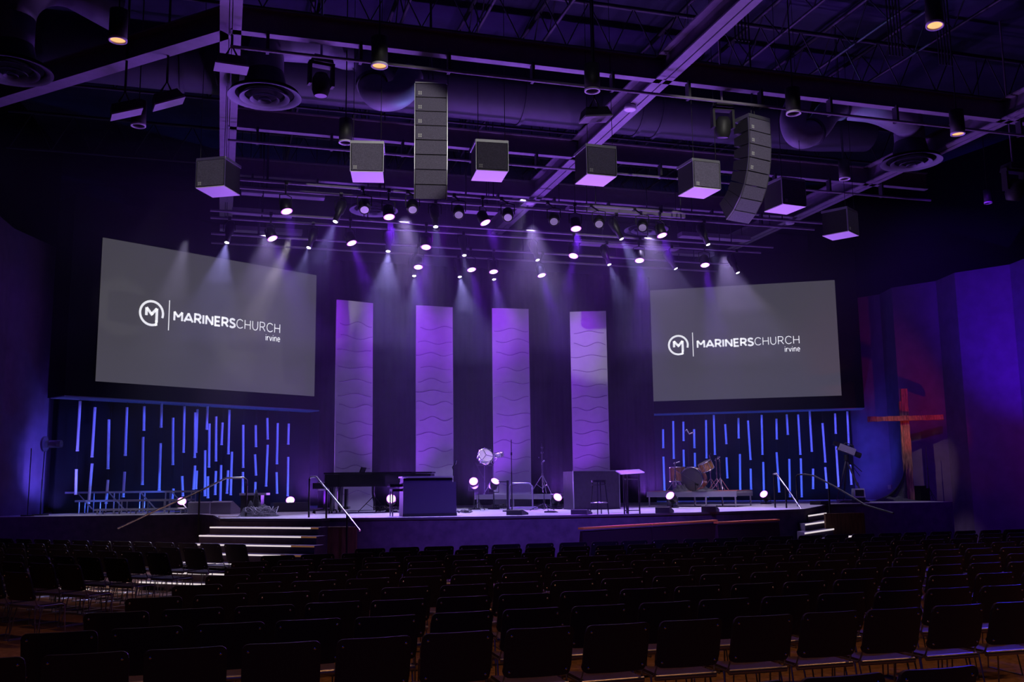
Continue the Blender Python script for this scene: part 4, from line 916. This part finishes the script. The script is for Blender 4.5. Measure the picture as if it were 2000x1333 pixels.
MB().cyl((0, 0, 0), (0, 0, .02), .10, 14).build('base', M_black, t); MB().cyl((0, 0, .0), (0, 0, .24), .012, 6).build('pole', M_black, t)
MB().tube([Vector((0, 0, .24))-CR*.62+Z*.40, Vector((0, 0, .20))+CR*.03], .008, 6).build('boom_arm', M_black, t); MB().cyl(Vector((0, 0, .20)), Vector((.09, .02, .17)), .03, 8).build('microphone', M_black, t)
def cloth_pile(c, w_, d_, h_, seed, name, label, m=M_cloth, peak=(0, 0)):
    rnd = random.Random(seed); ph = [rnd.uniform(0, 6) for _ in range(6)]
    def f(a, b):
        x, y = (a-.5)*2, (b-.5)*2; r = max(0, 1-math.hypot(x-peak[0]*.0, y))
        z = h_*(r**1.1)*(1+.35*math.sin(9*x+ph[0])*math.cos(7*y+ph[1])+.2*math.sin(17*x+ph[2]+5*y))
        return Vector(c)+CR*(x*w_/2+peak[0]*r*w_*.3)+CF*(y*d_/2)+Z*max(.004, z+.004)
    return tag(MB().grid(f, 28, 18).build(name, m), label, 'cloth')
cloth_pile(on_drum(1330, .25), .55, .5, .20, 3, 'cloth_pile', 'dark cloth heaped at the foot of the floor tom')
cloth_pile(on_drum(1378, .2), .75, .45, .09, 4, 'cloth_pile', 'flat dark cloth lying right of the bass drum')

# handrails
def rail(name, label, pts, posts, m=M_chrome):
    o = Vector(pts[0]); t = thing(name, label, 'handrail', (o.x, o.y, posts[0][1][2]))
    oo = (o.x, o.y, posts[0][1][2])
    MB().tube(pts, .021, 8).build('rail', m, t, oo)
    for a, b in posts: MB().cyl(b, a, .02, 8).build('post', M_black, t, oo)
# left wing rail down to the hall floor
a = Pz(480, 1010); b = Pz(390, 1005)
dA = dep(a)
T = lambda px, py, D: at_D(px, py, D)
rail('stair_handrail', 'handrail with a bent top at the left side of the wide stage steps', [T(230, 1033, 21.5), T(300, 1000, 21.7), T(390, 960, 21.9), T(440, 935, 22.0), T(446, 934, 22.0), T(476, 933.5, 22.0), T(482, 938, 22.0), T(482, 950, 22.0)],
     [(T(482, 945, 22.0), Vector((*T(482, 945, 22.0)[:2], DZ))), (T(390, 961, 21.4), Vector((*T(390, 961, 21.4)[:2], 0)))])
rail('stair_handrail', 'bright straight handrail sloping down between wide stage steps and piano', [T(605, 936, 20.9), T(607, 932, 20.9), T(618, 932, 20.7), T(660, 983, 19.9), T(703, 1037, 19.2)],
     [(T(604.5, 936, 20.9), Vector((*T(604.5, 936, 20.9)[:2], DZ))), (T(638, 957, 20.3), Vector((*T(638, 957, 20.3)[:2], .6))), (T(678, 1004, 19.6), Vector((*T(678, 1004, 19.6)[:2], .2)))])
rail('stair_handrail', 'straight handrail sloping down at the left side of the narrower stage steps', [T(1509, 927, 24.4), T(1517, 926, 24.4), T(1540, 958, 23.9), T(1565, 995, 23.3)],
     [(T(1511, 928, 24.4), Vector((*T(1511, 928, 24.4)[:2], DZ))), (T(1534, 950, 24.0), Vector((*T(1534, 950, 24.0)[:2], DZ)))])
rail('stair_handrail', 'dark handrail right of the narrower stage steps, bending toward the seats', [T(1555, 932, 25.4), T(1558, 928, 25.4), T(1572, 927, 25.3), T(1590, 930, 25.0), T(1625, 948, 24.0), T(1660, 968, 23.0), T(1690, 987, 22.2), T(1745, 1003, 21.5)],
     [(T(1555, 932, 25.4), Vector((*T(1555, 932, 25.4)[:2], DZ))), (T(1618, 945, 24.0), Vector((*T(1618, 945, 24.0)[:2], .5)))], M_black)

# choir risers, left wing
t = thing('choir_riser', 'three-step choir riser with silver-edged treads on the left wing', 'riser', tuple(Pz(250, 1003)))
o = Vector(t.location)
def tread(x0, x1, yp, D, thick=.05, dpt=.42):
    a, b = T(x0, yp, D), T(x1, yp, D); b.z = a.z = (a.z+b.z)/2; d = (b-a).normalized(); n = Vector((-d.y, d.x, 0))
    MB().extrude([a, b, b-Z*thick, a-Z*thick], n*dpt).build('tread', M_alu, t, o)
    return a, b, n
rows = [(112, 385, 960, 27.0), (146, 372, 976.5, 26.2), (183, 360, 994, 25.4)]
for (x0, x1, yp, D) in rows:
    a, b, n = tread(x0, x1, yp, D)
    for k in range(6):
        q = a.lerp(b, .04+k*.184); MB().cyl((q.x, q.y, DZ), q-Z*.05, .018, 8).cyl((q.x+n.x*.36, q.y+n.y*.36, DZ), q+n*.36-Z*.05, .018, 8).build('leg', M_alu, t, o)
for k in range(4):
    x = 150+k*62; MB().tube([T(x, 962, 27.0), T(x+30, 995, 25.6)], .016, 6).build('brace', M_alu, t, o)
tag(MB().box(T(612, 0, 20) if False else Vector((*Pz(565, 1000)[:2], DZ+.12)), (.9, .6, .24), RZ(.1)).build('low_platform', M_darksteel), 'low dark platform carrying the violet floor light left of the piano', 'platform')

# small table with cable heap
p = Pz(492, 1008); h = up(p, 41); t = thing('side_table', 'small dark table with a pale top on the landing above the wide steps', 'table', tuple(p+CF*.2), -PH)
MB().box((0, 0, h), (.62, .35, .05)).build('table_top', M_white, t); MB().box((-.05, 0, h/2), (.46, .3, h-.04)).build('body', M_black, t)
cloth_pile(Pz(505, 1009), .95, .5, .42, 8, 'cloth_pile', 'black cloth heap beside the small pale-topped table', M_cloth, (-.3, 0))
cable_heap(512, 1010, .85, 'thick tangle of cables on the landing beside the small table', 10, m=mat('grey_cable', (.25, .25, .28), .5), hgt=.22, dd=.18)
tag(MB().box(Pz(448, 1011)+Z*.015, (.42, .25, .03), RZ(-.3)).build('paper_stack', M_white), 'flat pale papers lying at the edge of the landing', 'papers')

# clear cylinder on a stand, far left, and the thin pole beside it
p = PD(82, 25.2); D = dep(p); t = thing('stand_fan', 'clear disc and cylinder held on a tall thin stand at the left wall', 'stand', tuple(p))
e = T(88, 868, D)-p
MB().cyl((0, 0, 0), (0, 0, e.z*.5), .018, 8).cyl((0, 0, e.z*.5), (e.x, e.y, e.z-.15), .012, 8).build('pole', M_black, t); MB().cyl((0, 0, 0), (0, 0, .03), .2, 16).build('base', M_black, t)
MB().cyl(e-CR*.03, e+CR*.02, .20, 28).build('disc', M_clear, t); MB().cyl(e+CR*.04, e+CR*.42, .10, 24).build('cylinder', M_clear, t)
p = PD(57, 24.6); t = thing('thin_pole_stand', 'thin black pole stand left of the clear cylinder stand', 'stand', tuple(p)); h = up(p, 130)
MB().cyl((0, 0, 0), (0, 0, h), .012, 8).build('pole', M_black, t); MB().cyl((0, 0, 0), (0, 0, .03), .16, 16).build('base', M_black, t)
p = at_z(2, 1060, .45); tag(MB().box((p.x-.1, p.y, .55), (.5, .3, 1.1), RZ(.3)).build('beige_cabinet', M_beige), 'beige cabinet cut by the left edge beside the far seats', 'cabinet')

# cross
p0 = PD(1778, 31.0); D = dep(p0); cy_ = -PH-.30; u = Vector((math.cos(cy_), math.sin(cy_), 0)); n = Vector((-math.sin(cy_), math.cos(cy_), 0))
t = thing('wooden_cross', 'tall rough wooden cross lit red, standing on the right wing', 'cross', tuple(p0)); o = p0
A, B = Vector((p0.x, p0.y, DZ)), T(1765, 760, D)
def beam4(m, a, b, w_, d_, uu, nn, jit=.01):
    rnd = random.Random(5); N = 14; P = []
    for i in range(N+1):
        c = a.lerp(b, i/N)
        for (sx, sy) in ((-1, -1), (1, -1), (1, 1), (-1, 1)): P.append(c+uu*(sx*w_/2+rnd.uniform(-jit, jit))+nn*(sy*d_/2+rnd.uniform(-jit, jit)))
    F = [(i*4+k, i*4+(k+1) % 4, (i+1)*4+(k+1) % 4, (i+1)*4+k) for i in range(N) for k in range(4)]+[(3, 2, 1, 0), (N*4, N*4+1, N*4+2, N*4+3)]
    return m._add(P, F)
beam4(MB(), A, B, .20, .17, u, n).build('upright', M_crosswood, t, o)
C = T(1767, 818, D)-n*.15
beam4(MB(), C-u*1.12+Z*.0, C+u*1.12, .15, .15, Z, n).build('crossbeam', M_crosswood, t, o)
beam4(MB(), Vector((A.x, A.y, DZ))-u*.13+n*.02, B-u*.13-Z*.40+n*.02, .08, .16, u, n).build('side_board', M_crosswood, t, o)
tag(MB().grid(lambda a, b: Vector((p0.x, p0.y, DZ))-u*(.12+a*(1.0*(1-b)**2.0))-n*(.15+.12*math.sin(a*9)*(1-b)+.05)+Z*(.005+b*1.35*(1-a*.55*(1-b))*(1 if b > 0 else 1)), 24, 16).build('draped_cloth', M_cloth), 'dark cloth draped down the left foot of the cross', 'cloth')
cloth_pile(PD(1745, 30.6), 1.5, .6, .14, 12, 'cloth_pile', 'dark cloth spread on the deck at the foot of the cross')
q = PD(1797, 31.0); tag(MB().box(q+Z*.19, (.42, .35, .38), RZ(.2)).box(q+Z*.42, (.30, .2, .08), RZ(.2)).build('equipment_box', M_blackm), 'black equipment box right behind the cross', 'box')
tripod_stand(1814, 977, 875, 'slim dark microphone stand on the right end of the wing', spread=.3, pos=PD(1814, 31.0))
q = at_D(1738, 952, 32.6); tag(MB().box(q, (.12, .05, .14), RZ(-1.2)).build('wall_outlet', M_beige), 'small wall outlet plate left of the cross', 'outlet')

# video camera on tripod
p = PD(1656, 29.6); t = thing('camera_tripod', 'black camera tripod on a wheeled dolly on the right wing', 'tripod', tuple(p)); h = up(p, 975-893)
for k, (dx, dy) in enumerate(((-.42, -.2), (.40, -.25), (.02, .5))):
    e = CR*dx+CF*dy
    MB().tube([Vector((0, 0, h)), e*.55+Z*(h*.45), e+Z*.08], [.03, .026, .02], 8).cyl(e*.6+Z*(h*.40), e*.56+Z*(h*.46), .04, 8).build('leg', M_darksteel, t)
    MB().tube([Z*.06, e+Z*.06], .018, 6).cyl(e+Z*.0+CR*.02, e+Z*.1+CR*.02, .03, 8).build('dolly_arm', M_alu, t)
MB().cyl((0, 0, h-.03), (0, 0, h+.14), .07, 12).build('fluid_head', M_black, t)
MB().tube([Vector((0, 0, h+.05)), CR*.45-Z*.42+Z*(h+.05)], .012, 6).tube([Vector((0, 0, h+.05)), CR*.38-Z*.55+Z*(h+.05)], .010, 6).build('pan_handle', M_black, t)
q = p+Z*(h+.15); t = thing('video_camera', 'grey and black video camera tilted on the tripod', 'video camera', tuple(q), -PH)
R = Matrix.Rotation(.38, 3, 'Y')
MB().box((.02, 0, .15), (.5, .2, .2), R).build('body', M_greybox, t); MB().box(R@Vector((-.34, 0, .20)), (.24, .13, .12), R).build('viewfinder', M_black, t)
MB().cyl(R@Vector((.26, 0, .12)), R@Vector((.42, 0, .12)), .085, 16).build('lens', M_black, t); MB().tube([R@Vector((-.15, 0, .26)), R@Vector((-.12, 0, .33)), R@Vector((.12, 0, .33)), R@Vector((.16, 0, .26))], .018, 6).build('handle', M_cab, t)
q = PD(1677, 29.2); t = thing('floor_monitor', 'small silver-rimmed monitor on the dolly beside the tripod', 'monitor', tuple(q), -PH)
MB().box((0, .08, .28), (.34, .24, .26), taper=.9).build('housing', mat('silver_plastic', (.5, .5, .55), .5), t); MB().box((0, -.045, .28), (.25, .012, .18)).build('screen', M_black, t); MB().box((0, .08, .07), (.3, .26, .14)).build('foot', M_black, t)
cable_heap(1668, 983, 1.0, 'cables coiled around the tripod dolly', 5)
tag(MB().box(PD(1600, 27.2)+Z*.05, (.7, .3, .10), RZ(.6)).build('flat_case', M_black), 'flat black case lying beside the right handrail', 'case')

# three leaning orange-topped wood panels in front of the stage
for i, (x0, y0, x1, y1, nm) in enumerate(((1137, 1035, 1271, 1027, 'left one of three'), (1273, 1027, 1400, 1019.5, 'middle one of three'), (1401, 1023.5, 1521, 1018, 'right one of three'))):
    a, b = at_z(x0, y0, 1.05), at_z(x1, y1, 1.05); d = (b-a).normalized(); n = Vector((-d.y, d.x, 0))
    t = thing('pit_barrier', f'dark leaning barrier panel with orange wooden top edge, {nm} below the stage', 'barrier', (a.x, a.y, 0), group='orange-topped barriers in front of the stage'); oo = (a.x, a.y, 0)
    MB().extrude([a-Z*.03, Vector((a.x, a.y, 0))-n*.16-d*.1, Vector((b.x, b.y, 0))-n*.16-d*.1, b-Z*.03], n*.05).build('board', M_panel, t, oo)
    MB().extrude([a-n*.03, b-n*.03, b+n*.10, a+n*.10], Z*.035).build('top_edge', M_panel_top, t, oo)
    MB().extrude([a-Z*.03+n*.05, Vector((a.x, a.y, 0))+n*.2, Vector((a.x, a.y, 0))-n*.3], d*.05).build('side_brace', M_panel, t, oo)

# ------------------------------------------------------------------ seats
def make_chair():
    t = thing('stacking_chair', '', 'chair'); Wd = .505
    def back(u, v, o):   # u across, v up; concave to the front (+y)
        x = (u-.5)*Wd; z = .52+v*.35; k = .035*(1-(2*u-1)**2)
        lean = -.06-.10*v
        # rounded corners
        r = .045; e = 1.0
        zz = v*.35; xx = abs(x)
        if xx > Wd/2-r:
            q = (xx-(Wd/2-r))/r; lim = r*(1-math.sqrt(max(0, 1-q*q)))
            zz = min(max(zz, lim), .35-lim)
        z = .52+zz
        return Vector((x, lean-.19-k+o, z))
    us = [0, .012, .03, .06, .1, .2, .35, .5, .65, .8, .9, .94, .97, .988, 1]; N = len(us)-1; K = 5
    m = MB()
    f0 = [back(us[i], j/K, 0) for j in range(K+1) for i in range(N+1)]; f1 = [back(us[i], j/K, .022) for j in range(K+1) for i in range(N+1)]
    q = lambda i, j: j*(N+1)+i
    m._add(f0, [(q(i, j), q(i+1, j), q(i+1, j+1), q(i, j+1)) for j in range(K) for i in range(N)], True)
    m._add(f1, [(q(i, j), q(i, j+1), q(i+1, j+1), q(i+1, j)) for j in range(K) for i in range(N)], True)
    ring = [(i, 0) for i in range(N+1)]+[(N, j) for j in range(1, K+1)]+[(i, K) for i in range(N-1, -1, -1)]+[(0, j) for j in range(K-1, 0, -1)]
    V = [f0[q(*r_)] for r_ in ring]+[f1[q(*r_)] for r_ in ring]; n_ = len(ring)
    m._add(V, [(i, (i+1) % n_, n_+(i+1) % n_, n_+i) for i in range(n_)], False)
    for sx in (-1, 1):
        for v in (.86, .12):
            p = back(.5+sx*.42, v, 0); m.lathe([(.0, -.009), (.007, -.008), (.011, -.003), (.011, .002)], p, (0, 1, 0), 8, mi=1)
    m.build('backrest', [M_plastic, M_chrome], t)
    s = MB(); P = []
    def seat(a, b, o): return Vector(((a-.5)*.45, -.21+b*.43, .455+.03*(1-math.cos((b-.9)*2)) * (1 if b > .9 else 0)-(.035*max(0, (b-.85)/.15)**2)+.012*(2*a-1)**2-o))
    s.grid(lambda a, b: seat(a, b, 0), 6, 8); s.grid(lambda a, b: seat(1-a, b, .022), 6, 8)
    for e in (0, 1):
        s.grid(lambda a, b: seat(e, a if e else 1-a, b*.022), 8, 1); s.grid(lambda a, b: seat(1-a if e else a, e, b*.022), 6, 1)
    s.build('seat', M_seat, t)
    for sx in (-1, 1):
        x = sx*.245
        MB().tube([(x, .22, 0.005), (x*.98, .19, .43), (x*.98, .15, .445), (x*.98, -.16, .445), (x*.98, -.20, .47), (x*.93, -.26, .60), (x*.9, -.315, .80)], .0075, 6).tube([(x*.98, -.12, .445), (x*1.03, -.22, .005)], .0075, 6).tube([(x, .22, .008), (x*1.03, -.22, .008)], .006, 5).build('side_frame', M_rod, t)
    MB().cyl((-.245, -.215, .445), (.245, -.215, .445), .022, 10).build('rear_bar', M_rod, t)
    return t
chair0 = make_chair(); used = []
def put(x, y, rz, label, group, z=0):
    c = chair0 if not used else copy_tree(chair0)
    used.append(1); c.location = (x, y, z); c.rotation_euler = (0, 0, rz); c['label'] = label; c['group'] = group
def cam_px(x, y, z):
    v = Vector((x, y, z-EYE)); f = Vector((v.x*math.cos(PH)-v.y*math.sin(PH), v.x*math.sin(PH)+v.y*math.cos(PH), v.z))
    return 1000+FPX*f.x/f.y
rowy = [6.80+1.06*k for k in range(10)]
starts = [-1.40, -1.07, -.78, -.54, -.17, .12, .34, .46, .87, 2.38]
starts[0] = -.98+.23-.59
for r_, (y, x0) in enumerate(zip(rowy, starts)):
    i = 0; x = x0
    while True:
        if cam_px(x-.25, y-.2, .87) > 2005: break
        jx, jr = random.uniform(-.015, .015), random.uniform(-.03, .03)
        put(x+jx, y+.30+random.uniform(-.02, .02), jr, f'dark stacking chair, {ORD[i] if i < 30 else "last"} from the diagonal aisle, {ORD[r_]} nearest row of main block', 'chairs of the main seating block')
        i += 1; x += .592
for i, x in enumerate((2.55, 3.15, 3.75)):
    put(x+.0, 4.62+.30, 0, f'dark stacking chair nearest the bottom edge, {("left", "middle", "right")[i]} of three in front of the cross aisle', 'chairs at the bottom edge')
# left block, turned 45 degrees
d45, n45 = Vector((.7071, -.7071)), Vector((-.7071, -.7071))
for r_ in range(6):
    s = 19.0-1.54*r_; endx = [.33, -.35, -.88, -1.4, -1.9, -2.35][r_]
    i = 0; x = endx
    while x > -6.0:
        y = s-x
        if cam_px(x, y, .87) < -15: break
        put(x+.21, y+.21, -PI/4+random.uniform(-.04, .04), f'stacking chair, {ORD[i]} from the aisle, {ORD[r_]} row from the stage, slanted left block', 'chairs of the slanted left block')
        i += 1; x -= .418
print('chairs', len(used))

# ------------------------------------------------------------------ haze over the stage, densest up at the lamps
def haze_layer(prof, dens, label, nm):
    hm = bpy.data.materials.new('stage_haze'); hm.use_nodes = True; nt = hm.node_tree; nt.nodes.clear()
    out_ = nt.nodes.new('ShaderNodeOutputMaterial'); vs = nt.nodes.new('ShaderNodeVolumeScatter'); vs.inputs['Density'].default_value = dens; vs.inputs['Anisotropy'].default_value = .2
    vs.inputs['Color'].default_value = (.80, .74, 1, 1); nt.links.new(vs.outputs[0], out_.inputs['Volume'])
    tag(MB().extrude([(-4.9, y, z) for y, z in prof], (26.4, 0, 0)).build('haze', hm), label, 'haze', kind='stuff')
haze_layer(((20.6, 6.7), (31.2, 6.7), (31.2, 8.95), (20.2, 8.95)), .024, 'thicker haze around the stage lights', 0)
haze_layer(((21.4, 5.2), (31.2, 5.2), (31.2, 6.698), (20.6, 6.698)), .014, 'thinner haze above the banners', 1)
haze_layer(((23.0, 1.26), (31.2, 1.26), (31.2, 5.198), (21.4, 5.198)), .0065, 'thin haze low over the stage', 2)
